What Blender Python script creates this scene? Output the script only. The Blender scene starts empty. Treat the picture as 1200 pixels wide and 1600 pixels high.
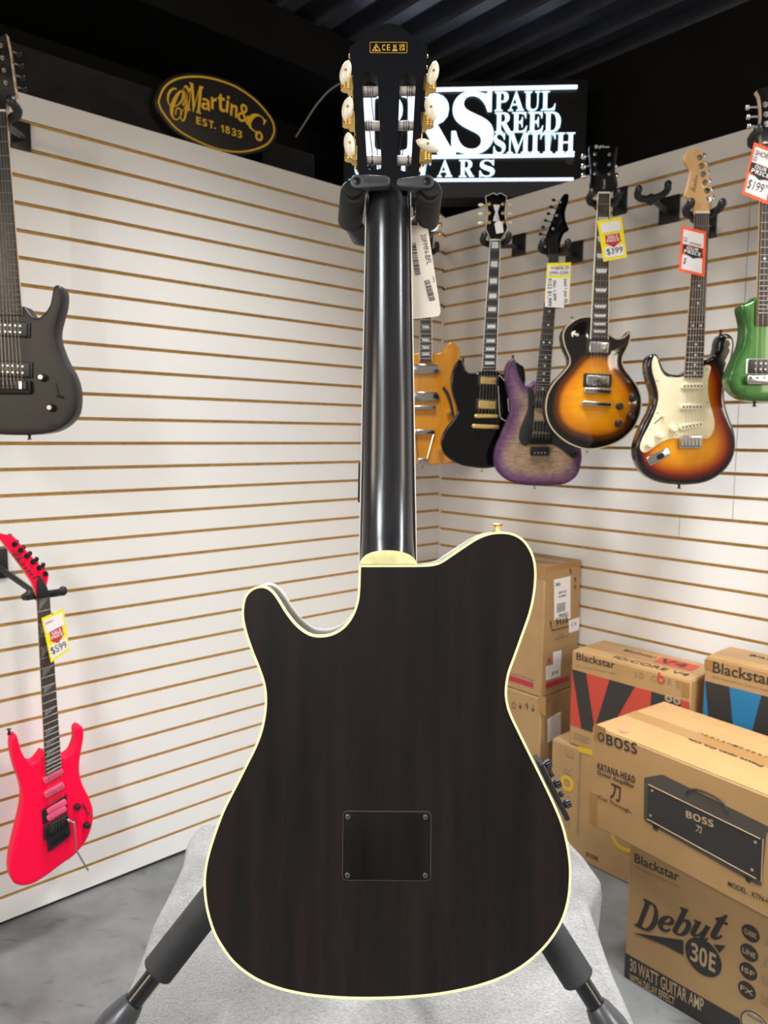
import bpy, bmesh, math, random
import numpy as np
from mathutils import Vector, Matrix
from mathutils.geometry import delaunay_2d_cdt
random.seed(4)
SC = bpy.context.scene
COL = SC.collection
PI = math.pi

# ------------------------------------------------------------------ camera, world, lights, exposure
FPX = 1150.9
PITCH, ROLL, CAMZ = 0.10264, 0.007626, 1.492
cam_d = bpy.data.cameras.new('camera')
cam = bpy.data.objects.new('camera', cam_d)
COL.objects.link(cam)
SC.camera = cam
cam_d.sensor_fit = 'VERTICAL'
cam_d.sensor_height = 36.0
cam_d.lens = FPX / 1600 * 36.0
cam_d.clip_start = 0.02
_cp, _sp, _cr, _sr = math.cos(PITCH), math.sin(PITCH), math.cos(ROLL), math.sin(ROLL)
_U0 = Vector((0, _sp, _cp)); FWD = Vector((0, _cp, -_sp))
RGT = Vector((_cr, 0, 0)) + _sr * _U0
UPV = Vector((-_sr, 0, 0)) + _cr * _U0
CO = Vector((0, 0, CAMZ))
cm = Matrix.Identity(4)
for i in range(3):
    cm[i][0] = RGT[i]; cm[i][1] = UPV[i]; cm[i][2] = -FWD[i]; cm[i][3] = CO[i]
cam.matrix_world = cm
cam_d.dof.use_dof = True
cam_d.dof.focus_distance = 0.75
cam_d.dof.aperture_fstop = 12.0

world = bpy.data.worlds.new('world'); SC.world = world
world.use_nodes = True
world.node_tree.nodes['Background'].inputs[0].default_value = (0.96, 0.85, 0.72, 1)
world.node_tree.nodes['Background'].inputs[1].default_value = 0.20

def area_light(name, loc, target, sx, sy, power, col, spread=180):
    l = bpy.data.lights.new(name, 'AREA'); l.shape = 'RECTANGLE'
    l.size = sx; l.size_y = sy; l.energy = power; l.color = col; l.spread = math.radians(spread)
    o = bpy.data.objects.new(name, l); COL.objects.link(o)
    o.location = loc
    d = Vector(target) - Vector(loc)
    o.rotation_euler = d.to_track_quat('-Z', 'Y').to_euler()
    return o
area_light('ceiling_panel', (-0.05, 1.90, 3.16), (0.0, 1.60, 0.0), 0.35, 0.5, 17, (0.97, 0.98, 1.0), 100)
area_light('ceiling_panel', (1.15, 0.80, 3.16), (1.15, 0.82, 0.0), 0.4, 0.8, 22, (0.95, 0.98, 1.0), 104)
area_light('ceiling_panel', (-1.35, -1.9, 3.16), (-1.3, -1.7, 0.0), 0.4, 1.2, 62, (0.93, 0.97, 1.0), 140)
area_light('ceiling_panel', (2.60, -1.2, 3.16), (2.55, -1.1, 0.0), 0.4, 1.2, 74, (0.93, 0.97, 1.0), 146)
area_light('strip_light', (-1.15, -2.6, 3.1), (-1.1, -1.2, 0.0), 0.04, 4.4, 40, (0.93, 0.97, 1.0), 178)
area_light('added_warm_fill', (-3.0, -1.6, 2.3), (-0.2, 3.0, 2.3), 1.2, 0.9, 26, (1.0, 0.82, 0.62), 170)  # added warm fill behind the camera, no actual lamp; lifts the upper walls
area_light('added_warm_fill', (3.4, -1.6, 2.3), (0.4, 3.0, 2.3), 1.2, 0.9, 22, (1.0, 0.84, 0.66), 170)  # second added fill, on the right, leaving the middle dark
_sl = bpy.data.lights.new('ceiling_spot', 'SPOT'); _sl.energy = 210; _sl.spot_size = math.radians(40); _sl.spot_blend = 1.0; _sl.shadow_soft_size = 0.09; _sl.color = (1.0, 0.97, 0.93)
_so = bpy.data.objects.new('ceiling_spot', _sl); COL.objects.link(_so); _so.location = (-0.55, 1.75, 3.12)
_so.rotation_euler = (Vector((0.02, 0.78, 0.74)) - Vector(_so.location)).to_track_quat('-Z', 'Y').to_euler()
SC.view_settings.view_transform = 'Standard'
SC.view_settings.look = 'None'
SC.view_settings.gamma = 1
SC.view_settings.use_curve_mapping = False
SC.view_settings.exposure = 0.72

# ------------------------------------------------------------------ geometry of the place
YAW = 0.842298
A = Vector((math.sin(YAW), math.cos(YAW), 0))       # along the left wall, towards the corner
B = Vector((math.cos(YAW), -math.sin(YAW), 0))      # along the right wall, away from the corner
CRN = Vector((0.25578, 3.3539, 0))                  # the room corner
Z = Vector((0, 0, 1))
PITCH_SLAT = 0.0762
WTOP = 2.453

def ray(px, py):
    return (px - 600) / FPX * RGT - (py - 800) / FPX * UPV + FWD
def on_plane(px, py, P, n):
    d = ray(px, py); t = (P - CO).dot(n) / d.dot(n); return CO + d * t
def onZ(px, py, z): return on_plane(px, py, Vector((0, 0, z)), Z)
def onY(px, py, y): return on_plane(px, py, Vector((0, y, 0)), Vector((0, 1, 0)))
def onR(px, py, off=0.0): return on_plane(px, py, CRN - A * off, A)
def onL(px, py, off=0.0): return on_plane(px, py, CRN + B * off, B)

class Frame:
    """local axes: X right, Y away from the viewer (depth), Z up"""
    def __init__(s, O, ex, ey):
        s.O = Vector(O); s.ex = Vector(ex).normalized(); s.ey = Vector(ey).normalized(); s.ez = s.ex.cross(s.ey).normalized()
    def M(s):
        m = Matrix.Identity(4)
        for i in range(3):
            m[i][0] = s.ex[i]; m[i][1] = s.ey[i]; m[i][2] = s.ez[i]; m[i][3] = s.O[i]
        return m
    def L(s, px, py, d=0.0):
        P = on_plane(px, py, s.O + s.ey * d, s.ey) - s.O
        return (P.dot(s.ex), P.dot(s.ez))
    def loc(s, P):
        P = Vector(P) - s.O
        return Vector((P.dot(s.ex), P.dot(s.ey), P.dot(s.ez)))
    def LL(s, pts, d=0.0):
        return [s.L(p[0], p[1], d) + tuple(p[2:]) for p in pts]

# ------------------------------------------------------------------ materials
MATS = {}
def newmat(name):
    m = bpy.data.materials.new(name); m.use_nodes = True
    return m, m.node_tree, m.node_tree.nodes['Principled BSDF']
def mat(name, col, rough=0.5, metal=0.0, coat=0.0, emit=None, es=0.0, noise=0.0, nscale=30.0, bump=0.0, bscale=200.0, stretch=(1, 1, 1), spec=None, croug=0.03):
    if name in MATS: return MATS[name]
    m, nt, b = newmat(name)
    b.inputs['Base Color'].default_value = (*col, 1)
    b.inputs['Roughness'].default_value = rough
    b.inputs['Metallic'].default_value = metal
    b.inputs['Coat Weight'].default_value = coat
    b.inputs['Coat Roughness'].default_value = croug
    if spec is not None: b.inputs['Specular IOR Level'].default_value = spec
    if emit:
        b.inputs['Emission Color'].default_value = (*emit, 1); b.inputs['Emission Strength'].default_value = es
    if noise or bump:
        tc = nt.nodes.new('ShaderNodeTexCoord'); mp = nt.nodes.new('ShaderNodeMapping')
        mp.inputs['Scale'].default_value = stretch
        nt.links.new(tc.outputs['Object'], mp.inputs[0])
        if noise:
            n = nt.nodes.new('ShaderNodeTexNoise'); n.inputs['Scale'].default_value = nscale; n.inputs['Detail'].default_value = 5
            nt.links.new(mp.outputs[0], n.inputs['Vector'])
            r = nt.nodes.new('ShaderNodeMapRange'); r.inputs[1].default_value = 0.3; r.inputs[2].default_value = 0.7
            r.inputs[3].default_value = 1 - noise; r.inputs[4].default_value = 1 + noise
            nt.links.new(n.outputs[0], r.inputs[0])
            mx = nt.nodes.new('ShaderNodeVectorMath'); mx.operation = 'SCALE'
            mx.inputs[0].default_value = col
            nt.links.new(r.outputs[0], mx.inputs['Scale']); nt.links.new(mx.outputs[0], b.inputs['Base Color'])
        if bump:
            n2 = nt.nodes.new('ShaderNodeTexNoise'); n2.inputs['Scale'].default_value = bscale; n2.inputs['Detail'].default_value = 4
            nt.links.new(mp.outputs[0], n2.inputs['Vector'])
            bp = nt.nodes.new('ShaderNodeBump'); bp.inputs['Strength'].default_value = bump; bp.inputs['Distance'].default_value = 0.002
            nt.links.new(n2.outputs[0], bp.inputs['Height']); nt.links.new(bp.outputs[0], b.inputs['Normal'])
    MATS[name] = m
    return m

def burst_mat(name, stops, rough=0.15, coat=1.0, grain=0.12, gscale=(1, 1, 1), gs=20.0, jitter=0.0, metal=0.0, croug=0.03):
    """finish whose colour follows the painted burst: 'edge' attribute = distance from the rim"""
    m, nt, b = newmat(name)
    at = nt.nodes.new('ShaderNodeAttribute'); at.attribute_name = 'edge'
    cr = nt.nodes.new('ShaderNodeValToRGB')
    el = cr.color_ramp.elements
    while len(el) > 1: el.remove(el[0])
    el[0].position = stops[0][0]; el[0].color = (*stops[0][1], 1)
    for p, c in stops[1:]:
        e = el.new(p); e.color = (*c, 1)
    sc = nt.nodes.new('ShaderNodeMath'); sc.operation = 'MULTIPLY'; sc.inputs[1].default_value = 10.0   # 0.1 m -> 1
    nt.links.new(at.outputs['Fac'], sc.inputs[0])
    tc = nt.nodes.new('ShaderNodeTexCoord'); mp = nt.nodes.new('ShaderNodeMapping'); mp.inputs['Scale'].default_value = gscale
    nt.links.new(tc.outputs['Object'], mp.inputs[0])
    n = nt.nodes.new('ShaderNodeTexNoise'); n.inputs['Scale'].default_value = gs; n.inputs['Detail'].default_value = 4
    nt.links.new(mp.outputs[0], n.inputs['Vector'])
    if jitter:
        n3 = nt.nodes.new('ShaderNodeTexNoise'); n3.inputs['Scale'].default_value = 14
        nt.links.new(tc.outputs['Object'], n3.inputs['Vector'])
        j = nt.nodes.new('ShaderNodeMath'); j.operation = 'MULTIPLY_ADD'; j.inputs[1].default_value = jitter * 2
        nt.links.new(n3.outputs[0], j.inputs[0])
        j2 = nt.nodes.new('ShaderNodeMath'); j2.operation = 'SUBTRACT'; j2.inputs[1].default_value = jitter
        nt.links.new(sc.outputs[0], j.inputs[2]); nt.links.new(j.outputs[0], j2.inputs[0])
        nt.links.new(j2.outputs[0], cr.inputs[0])
    else:
        nt.links.new(sc.outputs[0], cr.inputs[0])
    r = nt.nodes.new('ShaderNodeMapRange'); r.inputs[1].default_value = 0.3; r.inputs[2].default_value = 0.7
    r.inputs[3].default_value = 1 - grain; r.inputs[4].default_value = 1 + grain
    nt.links.new(n.outputs[0], r.inputs[0])
    mx = nt.nodes.new('ShaderNodeVectorMath'); mx.operation = 'SCALE'
    nt.links.new(cr.outputs[0], mx.inputs[0]); nt.links.new(r.outputs[0], mx.inputs['Scale'])
    nt.links.new(mx.outputs[0], b.inputs['Base Color'])
    b.inputs['Roughness'].default_value = rough; b.inputs['Coat Weight'].default_value = coat; b.inputs['Coat Roughness'].default_value = croug
    b.inputs['Metallic'].default_value = metal
    MATS[name] = m
    return m

M_WHITE = mat('white_melamine', (0.78, 0.765, 0.738), 0.38, noise=0.02, nscale=3, spec=0.4)
M_MDF = mat('raw_fibreboard', (0.54, 0.33, 0.10), 0.8, noise=0.15, nscale=60)
M_BLACKWALL = mat('black_wall_paint', (0.006, 0.006, 0.0065), 0.7, noise=0.2, nscale=5, spec=0.15)
M_BLACKDECK = mat('black_painted_metal', (0.045, 0.048, 0.062), 0.32, noise=0.15, nscale=8)
M_BLKWOOD = mat('black_board', (0.016, 0.015, 0.016), 0.6, noise=0.3, nscale=12, spec=0.2)
M_BLK = mat('black_plastic', (0.012, 0.012, 0.013), 0.38)
M_FOAM = mat('black_foam', (0.015, 0.015, 0.0165), 0.72, noise=0.25, nscale=40, bump=0.25, bscale=900)
M_GREYPL = mat('dark_grey_plastic', (0.048, 0.050, 0.057), 0.42)
M_CAPPL = mat('smoked_grey_plastic', (0.034, 0.035, 0.039), 0.32)
M_TUBE = mat('black_gloss_tube', (0.006, 0.006, 0.007), 0.24)
M_CHROME = mat('chrome', (0.62, 0.62, 0.63), 0.14, 1.0)
M_NICKEL = mat('nickel', (0.42, 0.40, 0.38), 0.28, 1.0)
M_GOLD = mat('gold', (1.0, 0.70, 0.24), 0.27, 0.88)
M_BLKMETAL = mat('black_metal', (0.02, 0.02, 0.021), 0.3, 0.6)
M_IVORY = mat('ivory_button', (0.84, 0.77, 0.62), 0.3, coat=0.3)
M_ROLLER = mat('white_roller', (0.62, 0.56, 0.52), 0.35)
M_BIND = mat('cream_binding', (0.82, 0.76, 0.45), 0.35)
M_BINDW = mat('white_binding', (0.80, 0.78, 0.70), 0.35)
M_ROSE = mat('rosewood_board', (0.052, 0.036, 0.030), 0.45, noise=0.25, nscale=60, stretch=(8, 1, 1))
M_EBONY = mat('ebony_board', (0.022, 0.021, 0.022), 0.4, noise=0.2, nscale=60, stretch=(8, 1, 1))
M_MAPLE = mat('maple_wood', (0.66, 0.40, 0.17), 0.35, noise=0.06, nscale=40, stretch=(6, 1, 1), coat=0.4)
M_PALEWOOD = mat('pale_wood', (0.62, 0.47, 0.31), 0.5, noise=0.1, nscale=50)
M_FRET = mat('fret_wire', (0.42, 0.40, 0.37), 0.35, 1.0)
M_STRING = mat('steel_string', (0.34, 0.32, 0.29), 0.35, 1.0)
M_PEARL = mat('pearl_inlay', (0.72, 0.74, 0.74), 0.2, noise=0.12, nscale=120)
M_GLOSSBLK = mat('gloss_black_lacquer', (0.002, 0.002, 0.0025), 0.09, spec=0.45)
M_SATBLK = mat('satin_charcoal_lacquer', (0.020, 0.017, 0.016), 0.40, spec=0.35)
M_CREAMPL = mat('aged_cream_plastic', (0.80, 0.70, 0.46), 0.35, coat=0.3)
M_CREAM2 = mat('cream_pickup_cover', (0.83, 0.76, 0.54), 0.35)
M_WHITEP = mat('white_paper', (0.82, 0.79, 0.77), 0.6)
M_CREAMTAG = mat('cream_card', (0.80, 0.71, 0.59), 0.55)
M_YEL = mat('yellow_card', (0.88, 0.76, 0.02), 0.5)
M_RED = mat('red_print', (0.55, 0.03, 0.05), 0.6)
M_ORANGE = mat('fluorescent_orange_card', (1.0, 0.11, 0.03), 0.55)
M_INK = mat('black_ink', (0.014, 0.013, 0.013), 0.6)
M_INKBROWN = mat('brown_black_ink', (0.028, 0.022, 0.018), 0.65)
M_CARD = mat('cardboard', (0.385, 0.235, 0.10), 0.75, noise=0.05, nscale=14, bump=0.1, bscale=60)
M_CARD2 = mat('warm_cardboard', (0.42, 0.245, 0.095), 0.72, noise=0.06, nscale=10, bump=0.1, bscale=60)
M_TAPE = mat('parcel_tape', (0.34, 0.175, 0.05), 0.32, coat=0.3)
M_BOXRED = mat('box_red_print', (0.50, 0.055, 0.03), 0.55)
M_BOXBLUE = mat('box_blue_print', (0.018, 0.17, 0.34), 0.55)
M_BOXDARK = mat('box_dark_print', (0.030, 0.026, 0.023), 0.55)
M_BOXSTRIPE = mat('box_crimson_stripe', (0.42, 0.02, 0.045), 0.6)
M_BOXGREY = mat('printed_amp_grey', (0.07, 0.058, 0.045), 0.6)
M_BEIGEPRINT = mat('unprinted_card_lettering', (0.42, 0.30, 0.17), 0.7)
M_FAINT = mat('faint_brown_print', (0.27, 0.19, 0.11), 0.7)
M_YELPRINT = mat('box_yellow_print', (0.62, 0.40, 0.02), 0.6)
M_STICKER = mat('coral_sticker', (0.95, 0.22, 0.16), 0.5)
M_GOLDPAINT = mat('gold_sign_paint', (0.88, 0.52, 0.03), 0.45)
M_SIGNBLK = mat('sign_black', (0.016, 0.014, 0.013), 0.45)
M_SIGNBOX = mat('sign_housing', (0.006, 0.006, 0.007), 0.35)
M_LIT = mat('lit_white_acrylic', (0.8, 0.9, 1.0), 0.4, emit=(0.63, 0.76, 1.0), es=0.86)
M_LITEDGE = mat('lit_acrylic_edge', (0.3, 0.5, 0.5), 0.4, emit=(0.30, 0.62, 0.72), es=0.42)
M_CABLE = mat('pale_cable', (0.30, 0.26, 0.24), 0.5)
M_PINK = mat('hot_pink_lacquer', (0.95, 0.0, 0.048), 0.5, spec=0.25)
M_PINKPU = mat('pink_pickup_plastic', (0.85, 0.09, 0.20), 0.4)
M_GREEN = mat('metallic_green_lacquer', (0.035, 0.125, 0.024), 0.3, 0.6, coat=0.6)
M_AMBERTOP = mat('amber_blonde_lacquer', (0.66, 0.26, 0.014), 0.25, coat=1.0, noise=0.1, nscale=10, stretch=(5, 1, 0.6))
M_TABLEWOOD = mat('table_wood', (0.2, 0.13, 0.08), 0.5)

# back of the near guitar: dark mahogany, vertical figure
def mahogany():
    m, nt, b = newmat('dark_mahogany')
    tc = nt.nodes.new('ShaderNodeTexCoord')
    mp = nt.nodes.new('ShaderNodeMapping'); mp.inputs['Scale'].default_value = (1, 1, 0.06)
    nt.links.new(tc.outputs['Object'], mp.inputs[0])
    n = nt.nodes.new('ShaderNodeTexNoise'); n.inputs['Scale'].default_value = 55; n.inputs['Detail'].default_value = 3
    nt.links.new(mp.outputs[0], n.inputs['Vector'])
    cr = nt.nodes.new('ShaderNodeValToRGB')
    e = cr.color_ramp.elements
    e[0].position = 0.33; e[0].color = (0.0042, 0.0035, 0.0038, 1)
    e[1].position = 0.72; e[1].color = (0.0125, 0.0068, 0.0058, 1)
    nt.links.new(n.outputs[0], cr.inputs[0])
    mp2 = nt.nodes.new('ShaderNodeMapping'); mp2.inputs['Scale'].default_value = (1, 1, 0.035)
    nt.links.new(tc.outputs['Object'], mp2.inputs[0])
    n2 = nt.nodes.new('ShaderNodeTexNoise'); n2.inputs['Scale'].default_value = 900; n2.inputs['Detail'].default_value = 2
    nt.links.new(mp2.outputs[0], n2.inputs['Vector'])
    r = nt.nodes.new('ShaderNodeMapRange'); r.inputs[1].default_value = 0.3; r.inputs[2].default_value = 0.7; r.inputs[3].default_value = 0.78; r.inputs[4].default_value = 1.25
    nt.links.new(n2.outputs[0], r.inputs[0])
    mx = nt.nodes.new('ShaderNodeVectorMath'); mx.operation = 'SCALE'
    nt.links.new(cr.outputs[0], mx.inputs[0]); nt.links.new(r.outputs[0], mx.inputs['Scale'])
    nt.links.new(mx.outputs[0], b.inputs['Base Color'])
    b.inputs['Roughness'].default_value = 0.38; b.inputs['Specular IOR Level'].default_value = 0.28
    bp = nt.nodes.new('ShaderNodeBump'); bp.inputs['Strength'].default_value = 0.12; bp.inputs['Distance'].default_value = 0.0005
    nt.links.new(n2.outputs[0], bp.inputs['Height']); nt.links.new(bp.outputs[0], b.inputs['Normal'])
    MATS['dark_mahogany'] = m
    return m
M_MAHOG = mahogany()
M_NECK = mat('charcoal_satin_neck', (0.016, 0.0155, 0.018), 0.20, noise=0.3, nscale=120, stretch=(1, 1, 0.05))
M_SIDE = mat('dark_satin_side', (0.045, 0.038, 0.034), 0.3, noise=0.2, nscale=60, stretch=(1, 1, 6))
M_HEAD = mat('black_satin_headstock', (0.0055, 0.006, 0.0085), 0.45, spec=0.1)

def concrete():
    m, nt, b = newmat('polished_concrete')
    tc = nt.nodes.new('ShaderNodeTexCoord')
    n = nt.nodes.new('ShaderNodeTexNoise'); n.inputs['Scale'].default_value = 3.2; n.inputs['Detail'].default_value = 8; n.inputs['Roughness'].default_value = 0.62
    nt.links.new(tc.outputs['Object'], n.inputs['Vector'])
    cr = nt.nodes.new('ShaderNodeValToRGB'); e = cr.color_ramp.elements
    e[0].position = 0.35; e[0].color = (0.10, 0.102, 0.100, 1)
    e[1].position = 0.66; e[1].color = (0.21, 0.214, 0.214, 1)
    nt.links.new(n.outputs[0], cr.inputs[0])
    mp = nt.nodes.new('ShaderNodeMapping'); mp.inputs['Scale'].default_value = (1.2, 3.2, 1); mp.inputs['Rotation'].default_value = (0, 0, 0.9)
    nt.links.new(tc.outputs['Object'], mp.inputs[0])
    n2 = nt.nodes.new('ShaderNodeTexNoise'); n2.inputs['Scale'].default_value = 7; n2.inputs['Detail'].default_value = 6; n2.inputs['Distortion'].default_value = 0.6
    nt.links.new(mp.outputs[0], n2.inputs['Vector'])
    r = nt.nodes.new('ShaderNodeMapRange'); r.inputs[1].default_value = 0.60; r.inputs[2].default_value = 0.76
    nt.links.new(n2.outputs[0], r.inputs[0])
    mix = nt.nodes.new('ShaderNodeMix'); mix.data_type = 'RGBA'
    mix.inputs['B'].default_value = (0.075, 0.066, 0.048, 1)
    nt.links.new(r.outputs[0], mix.inputs['Factor']); nt.links.new(cr.outputs[0], mix.inputs['A'])
    nt.links.new(mix.outputs['Result'], b.inputs['Base Color'])
    b.inputs['Roughness'].default_value = 0.42
    return m
M_FLOOR = concrete()

def plush():
    m, nt, b = newmat('grey_plush_blanket')
    tc = nt.nodes.new('ShaderNodeTexCoord')
    n = nt.nodes.new('ShaderNodeTexNoise'); n.inputs['Scale'].default_value = 9; n.inputs['Detail'].default_value = 6
    nt.links.new(tc.outputs['Object'], n.inputs['Vector'])
    cr = nt.nodes.new('ShaderNodeValToRGB'); e = cr.color_ramp.elements
    e[0].position = 0.40; e[0].color = (0.19, 0.185, 0.181, 1)
    e[1].position = 0.62; e[1].color = (0.315, 0.307, 0.30, 1)
    nt.links.new(n.outputs[0], cr.inputs[0])
    w = nt.nodes.new('ShaderNodeTexNoise'); w.inputs['Scale'].default_value = 260; w.inputs['Detail'].default_value = 5; w.inputs['Roughness'].default_value = 0.7
    nt.links.new(tc.outputs['Object'], w.inputs['Vector'])
    wr = nt.nodes.new('ShaderNodeMapRange'); wr.inputs[1].default_value = 0.35; wr.inputs[2].default_value = 0.62; wr.inputs[3].default_value = 0.62; wr.inputs[4].default_value = 1.08
    nt.links.new(w.outputs[0], wr.inputs[0])
    wm = nt.nodes.new('ShaderNodeVectorMath'); wm.operation = 'SCALE'
    nt.links.new(cr.outputs[0], wm.inputs[0]); nt.links.new(wr.outputs[0], wm.inputs['Scale']); nt.links.new(wm.outputs[0], b.inputs['Base Color'])
    v = nt.nodes.new('ShaderNodeTexNoise'); v.inputs['Scale'].default_value = 240; v.inputs['Detail'].default_value = 5; v.inputs['Roughness'].default_value = 0.7
    nt.links.new(tc.outputs['Object'], v.inputs['Vector'])
    bp = nt.nodes.new('ShaderNodeBump'); bp.inputs['Strength'].default_value = 1.0; bp.inputs['Distance'].default_value = 0.007
    nt.links.new(v.outputs[0], bp.inputs['Height']); nt.links.new(bp.outputs[0], b.inputs['Normal'])
    b.inputs['Roughness'].default_value = 0.95
    b.inputs['Sheen Weight'].default_value = 0.35; b.inputs['Sheen Roughness'].default_value = 0.4
    return m
M_PLUSH = plush()

# ------------------------------------------------------------------ mesh helpers
class MB:
    def __init__(s): s.v = []; s.f = []; s.m = []; s.edge = {}
    def add(s, vs, fs, mi=0):
        o = len(s.v); s.v += [tuple(v) for v in vs]; s.f += [tuple(i + o for i in f) for f in fs]; s.m += [mi] * len(fs); return s
    def box(s, c, d, mi=0, rot=None):
        hx, hy, hz = d[0] / 2, d[1] / 2, d[2] / 2
        vs = [Vector((x, y, z)) for x in (-hx, hx) for y in (-hy, hy) for z in (-hz, hz)]
        if rot is not None: vs = [rot @ v for v in vs]
        c = Vector(c)
        return s.add([v + c for v in vs], [(0, 1, 3, 2), (4, 6, 7, 5), (0, 4, 5, 1), (2, 3, 7, 6), (0, 2, 6, 4), (1, 5, 7, 3)], mi)
    def tube(s, path, r, seg=8, mi=0, caps=True):
        path = [Vector(p) for p in path]; n = len(path)
        rs = r if isinstance(r, (list, tuple)) else [r] * n
        T = [(path[min(i + 1, n - 1)] - path[max(i - 1, 0)]).normalized() for i in range(n)]
        up = Vector((0, 0, 1)) if abs(T[0].z) < 0.9 else Vector((1, 0, 0))
        X = T[0].cross(up).normalized(); vs = []; fs = []
        for i in range(n):
            X = (X - T[i] * X.dot(T[i])).normalized(); Y = T[i].cross(X)
            for k in range(seg):
                a = 2 * PI * k / seg
                vs.append(path[i] + (X * math.cos(a) + Y * math.sin(a)) * rs[i])
        for i in range(n - 1):
            for k in range(seg):
                k2 = (k + 1) % seg
                fs.append((i * seg + k, i * seg + k2, (i + 1) * seg + k2, (i + 1) * seg + k))
        if caps:
            fs.append(tuple(range(seg))[::-1]); fs.append(tuple((n - 1) * seg + k for k in range(seg)))
        return s.add(vs, fs, mi)
    def cyl(s, p0, p1, r, seg=16, mi=0, r1=None): return s.tube([p0, p1], [r, r if r1 is None else r1], seg, mi)
    def ball(s, c, d, seg=12, rings=8, mi=0, rot=None):
        vs = []; fs = []; c = Vector(c)
        for j in range(1, rings):
            for k in range(seg):
                th = PI * j / rings; a = 2 * PI * k / seg
                v = Vector((math.sin(th) * math.cos(a) * d[0] / 2, math.sin(th) * math.sin(a) * d[1] / 2, math.cos(th) * d[2] / 2))
                if rot is not None: v = rot @ v
                vs.append(v + c)
        t = Vector((0, 0, d[2] / 2)); b_ = Vector((0, 0, -d[2] / 2))
        if rot is not None: t = rot @ t; b_ = rot @ b_
        vs += [c + t, c + b_]; T = len(vs) - 2; Bt = len(vs) - 1
        for j in range(rings - 2):
            for k in range(seg):
                k2 = (k + 1) % seg
                fs.append((j * seg + k, (j + 1) * seg + k, (j + 1) * seg + k2, j * seg + k2))
        for k in range(seg):
            k2 = (k + 1) % seg
            fs.append((T, k, k2)); fs.append((Bt, (rings - 2) * seg + k2, (rings - 2) * seg + k))
        return s.add(vs, fs, mi)
    def prism(s, pts, y0, y1, bev=0.0, mi=0, steps=3, bevback=None, mi_side=None, fill=None, bulge=None, spacing=0.014, zone=None):
        """pts: closed outline (x, z); y0 front, y1 back"""
        pts = ccw(pts); n = len(pts); bb = min(bev, 0.002) if bevback is None else bevback
        ms = mi if mi_side is None else mi_side
        rings = []
        if bev > 0:
            for i in range(steps + 1):
                a = PI / 2 * i / steps
                rings.append((bev * (1 - math.sin(a)), y0 + bev * (1 - math.cos(a))))
        else: rings.append((0, y0))
        if bb > 0:
            for i in range(steps + 1):
                a = PI / 2 * i / steps
                rings.append((bb * (1 - math.cos(a)), y1 - bb * (1 - math.sin(a))))
        else: rings.append((0, y1))
        vs = []; fs = []
        base = len(s.v)
        for ins, y in rings:
            for (x, z) in inset(pts, ins): vs.append((x, y, z))
        for j in range(len(rings) - 1):
            for k in range(n):
                k2 = (k + 1) % n
                fs.append((j * n + k, j * n + k2, (j + 1) * n + k2, (j + 1) * n + k))
        s.add(vs, fs, ms)
        bk = tuple(base + (len(rings) - 1) * n + k for k in range(n))
        if fill:
            bp_ = inset(pts, rings[-1][0]); ov, oe, of, _, _, _ = delaunay_2d_cdt([Vector(p) for p in bp_], [], [list(range(n))], 1, 1e-7)
            oa = np.array([tuple(v) for v in ov]); cen = np.array([oa[list(f)].mean(0) for f in of]); ok = inside(cen, np.array(pts))
            s.add([(v[0], y1, v[1]) for v in oa], [tuple(f) for f, k in zip(of, ok) if k], ms)
        else:
            s.f.append(bk); s.m.append(ms)
        if fill:
            ip = inset(pts, rings[0][0]); P2 = np.array(ip)
            poly = np.array(pts)
            xs = np.arange(P2[:, 0].min(), P2[:, 0].max(), spacing); zs = np.arange(P2[:, 1].min(), P2[:, 1].max(), spacing)
            gx, gz = np.meshgrid(xs, zs); gx = gx.copy(); gx[::2] += spacing / 2
            g = np.stack([gx.ravel(), gz.ravel()], 1)
            dd = poly_dist(g, P2); ins_ = inside(g, P2)
            g = g[ins_ & (dd > spacing * 0.45)]
            allp = [Vector(p) for p in ip] + [Vector(p) for p in g]
            ov, oe, of, _, _, _ = delaunay_2d_cdt(allp, [], [list(range(n))], 1, 1e-7)
            oa = np.array([tuple(v) for v in ov]); de = poly_dist(oa, poly)
            vv = [(v[0], y0 - (bulge(d) if bulge else 0), v[1]) for v, d in zip(oa, de)]
            o = len(s.v)
            cen = np.array([oa[list(f)].mean(0) for f in of]); ok = inside(cen, poly)
            s.add(vv, [tuple(f) for f, k in zip(of, ok) if k], mi)
            if zone is not None:      # painted burst follows its own inner outline, not only the rim
                zp = np.array(zone); sd = poly_dist(oa, zp) * np.where(inside(oa, zp), 1, -1); de = np.clip(0.038 + sd, 0, 0.1)
            for i, d in enumerate(de): s.edge[o + i] = float(d)
        else:
            s.f.append(tuple(base + k for k in range(n))[::-1]); s.m.append(mi)
        return s
    def ring(s, outer, w, y0, y1, mi=0):
        """flat band following the outline"""
        outer = ccw(outer); inn = inset(outer, w); n = len(outer)
        vs = [(x, y0, z) for x, z in outer] + [(x, y0, z) for x, z in inn] + [(x, y1, z) for x, z in outer] + [(x, y1, z) for x, z in inn]
        fs = []
        for k in range(n):
            j = (k + 1) % n
            fs += [(k, j, n + j, n + k)[::-1], (2 * n + k, 2 * n + j, 3 * n + j, 3 * n + k), (k, 2 * n + k, 2 * n + j, j)[::-1], (n + k, n + j, 3 * n + j, 3 * n + k)[::-1]]
        return s.add(vs, fs, mi)
    def loft(s, rings, mi=0, caps=True):
        n = len(rings[0]); vs = [p for r in rings for p in r]; fs = []
        for i in range(len(rings) - 1):
            for k in range(n):
                k2 = (k + 1) % n
                fs.append((i * n + k, i * n + k2, (i + 1) * n + k2, (i + 1) * n + k))
        if caps: fs += [tuple(range(n))[::-1], tuple((len(rings) - 1) * n + k for k in range(n))]
        return s.add(vs, fs, mi)
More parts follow.
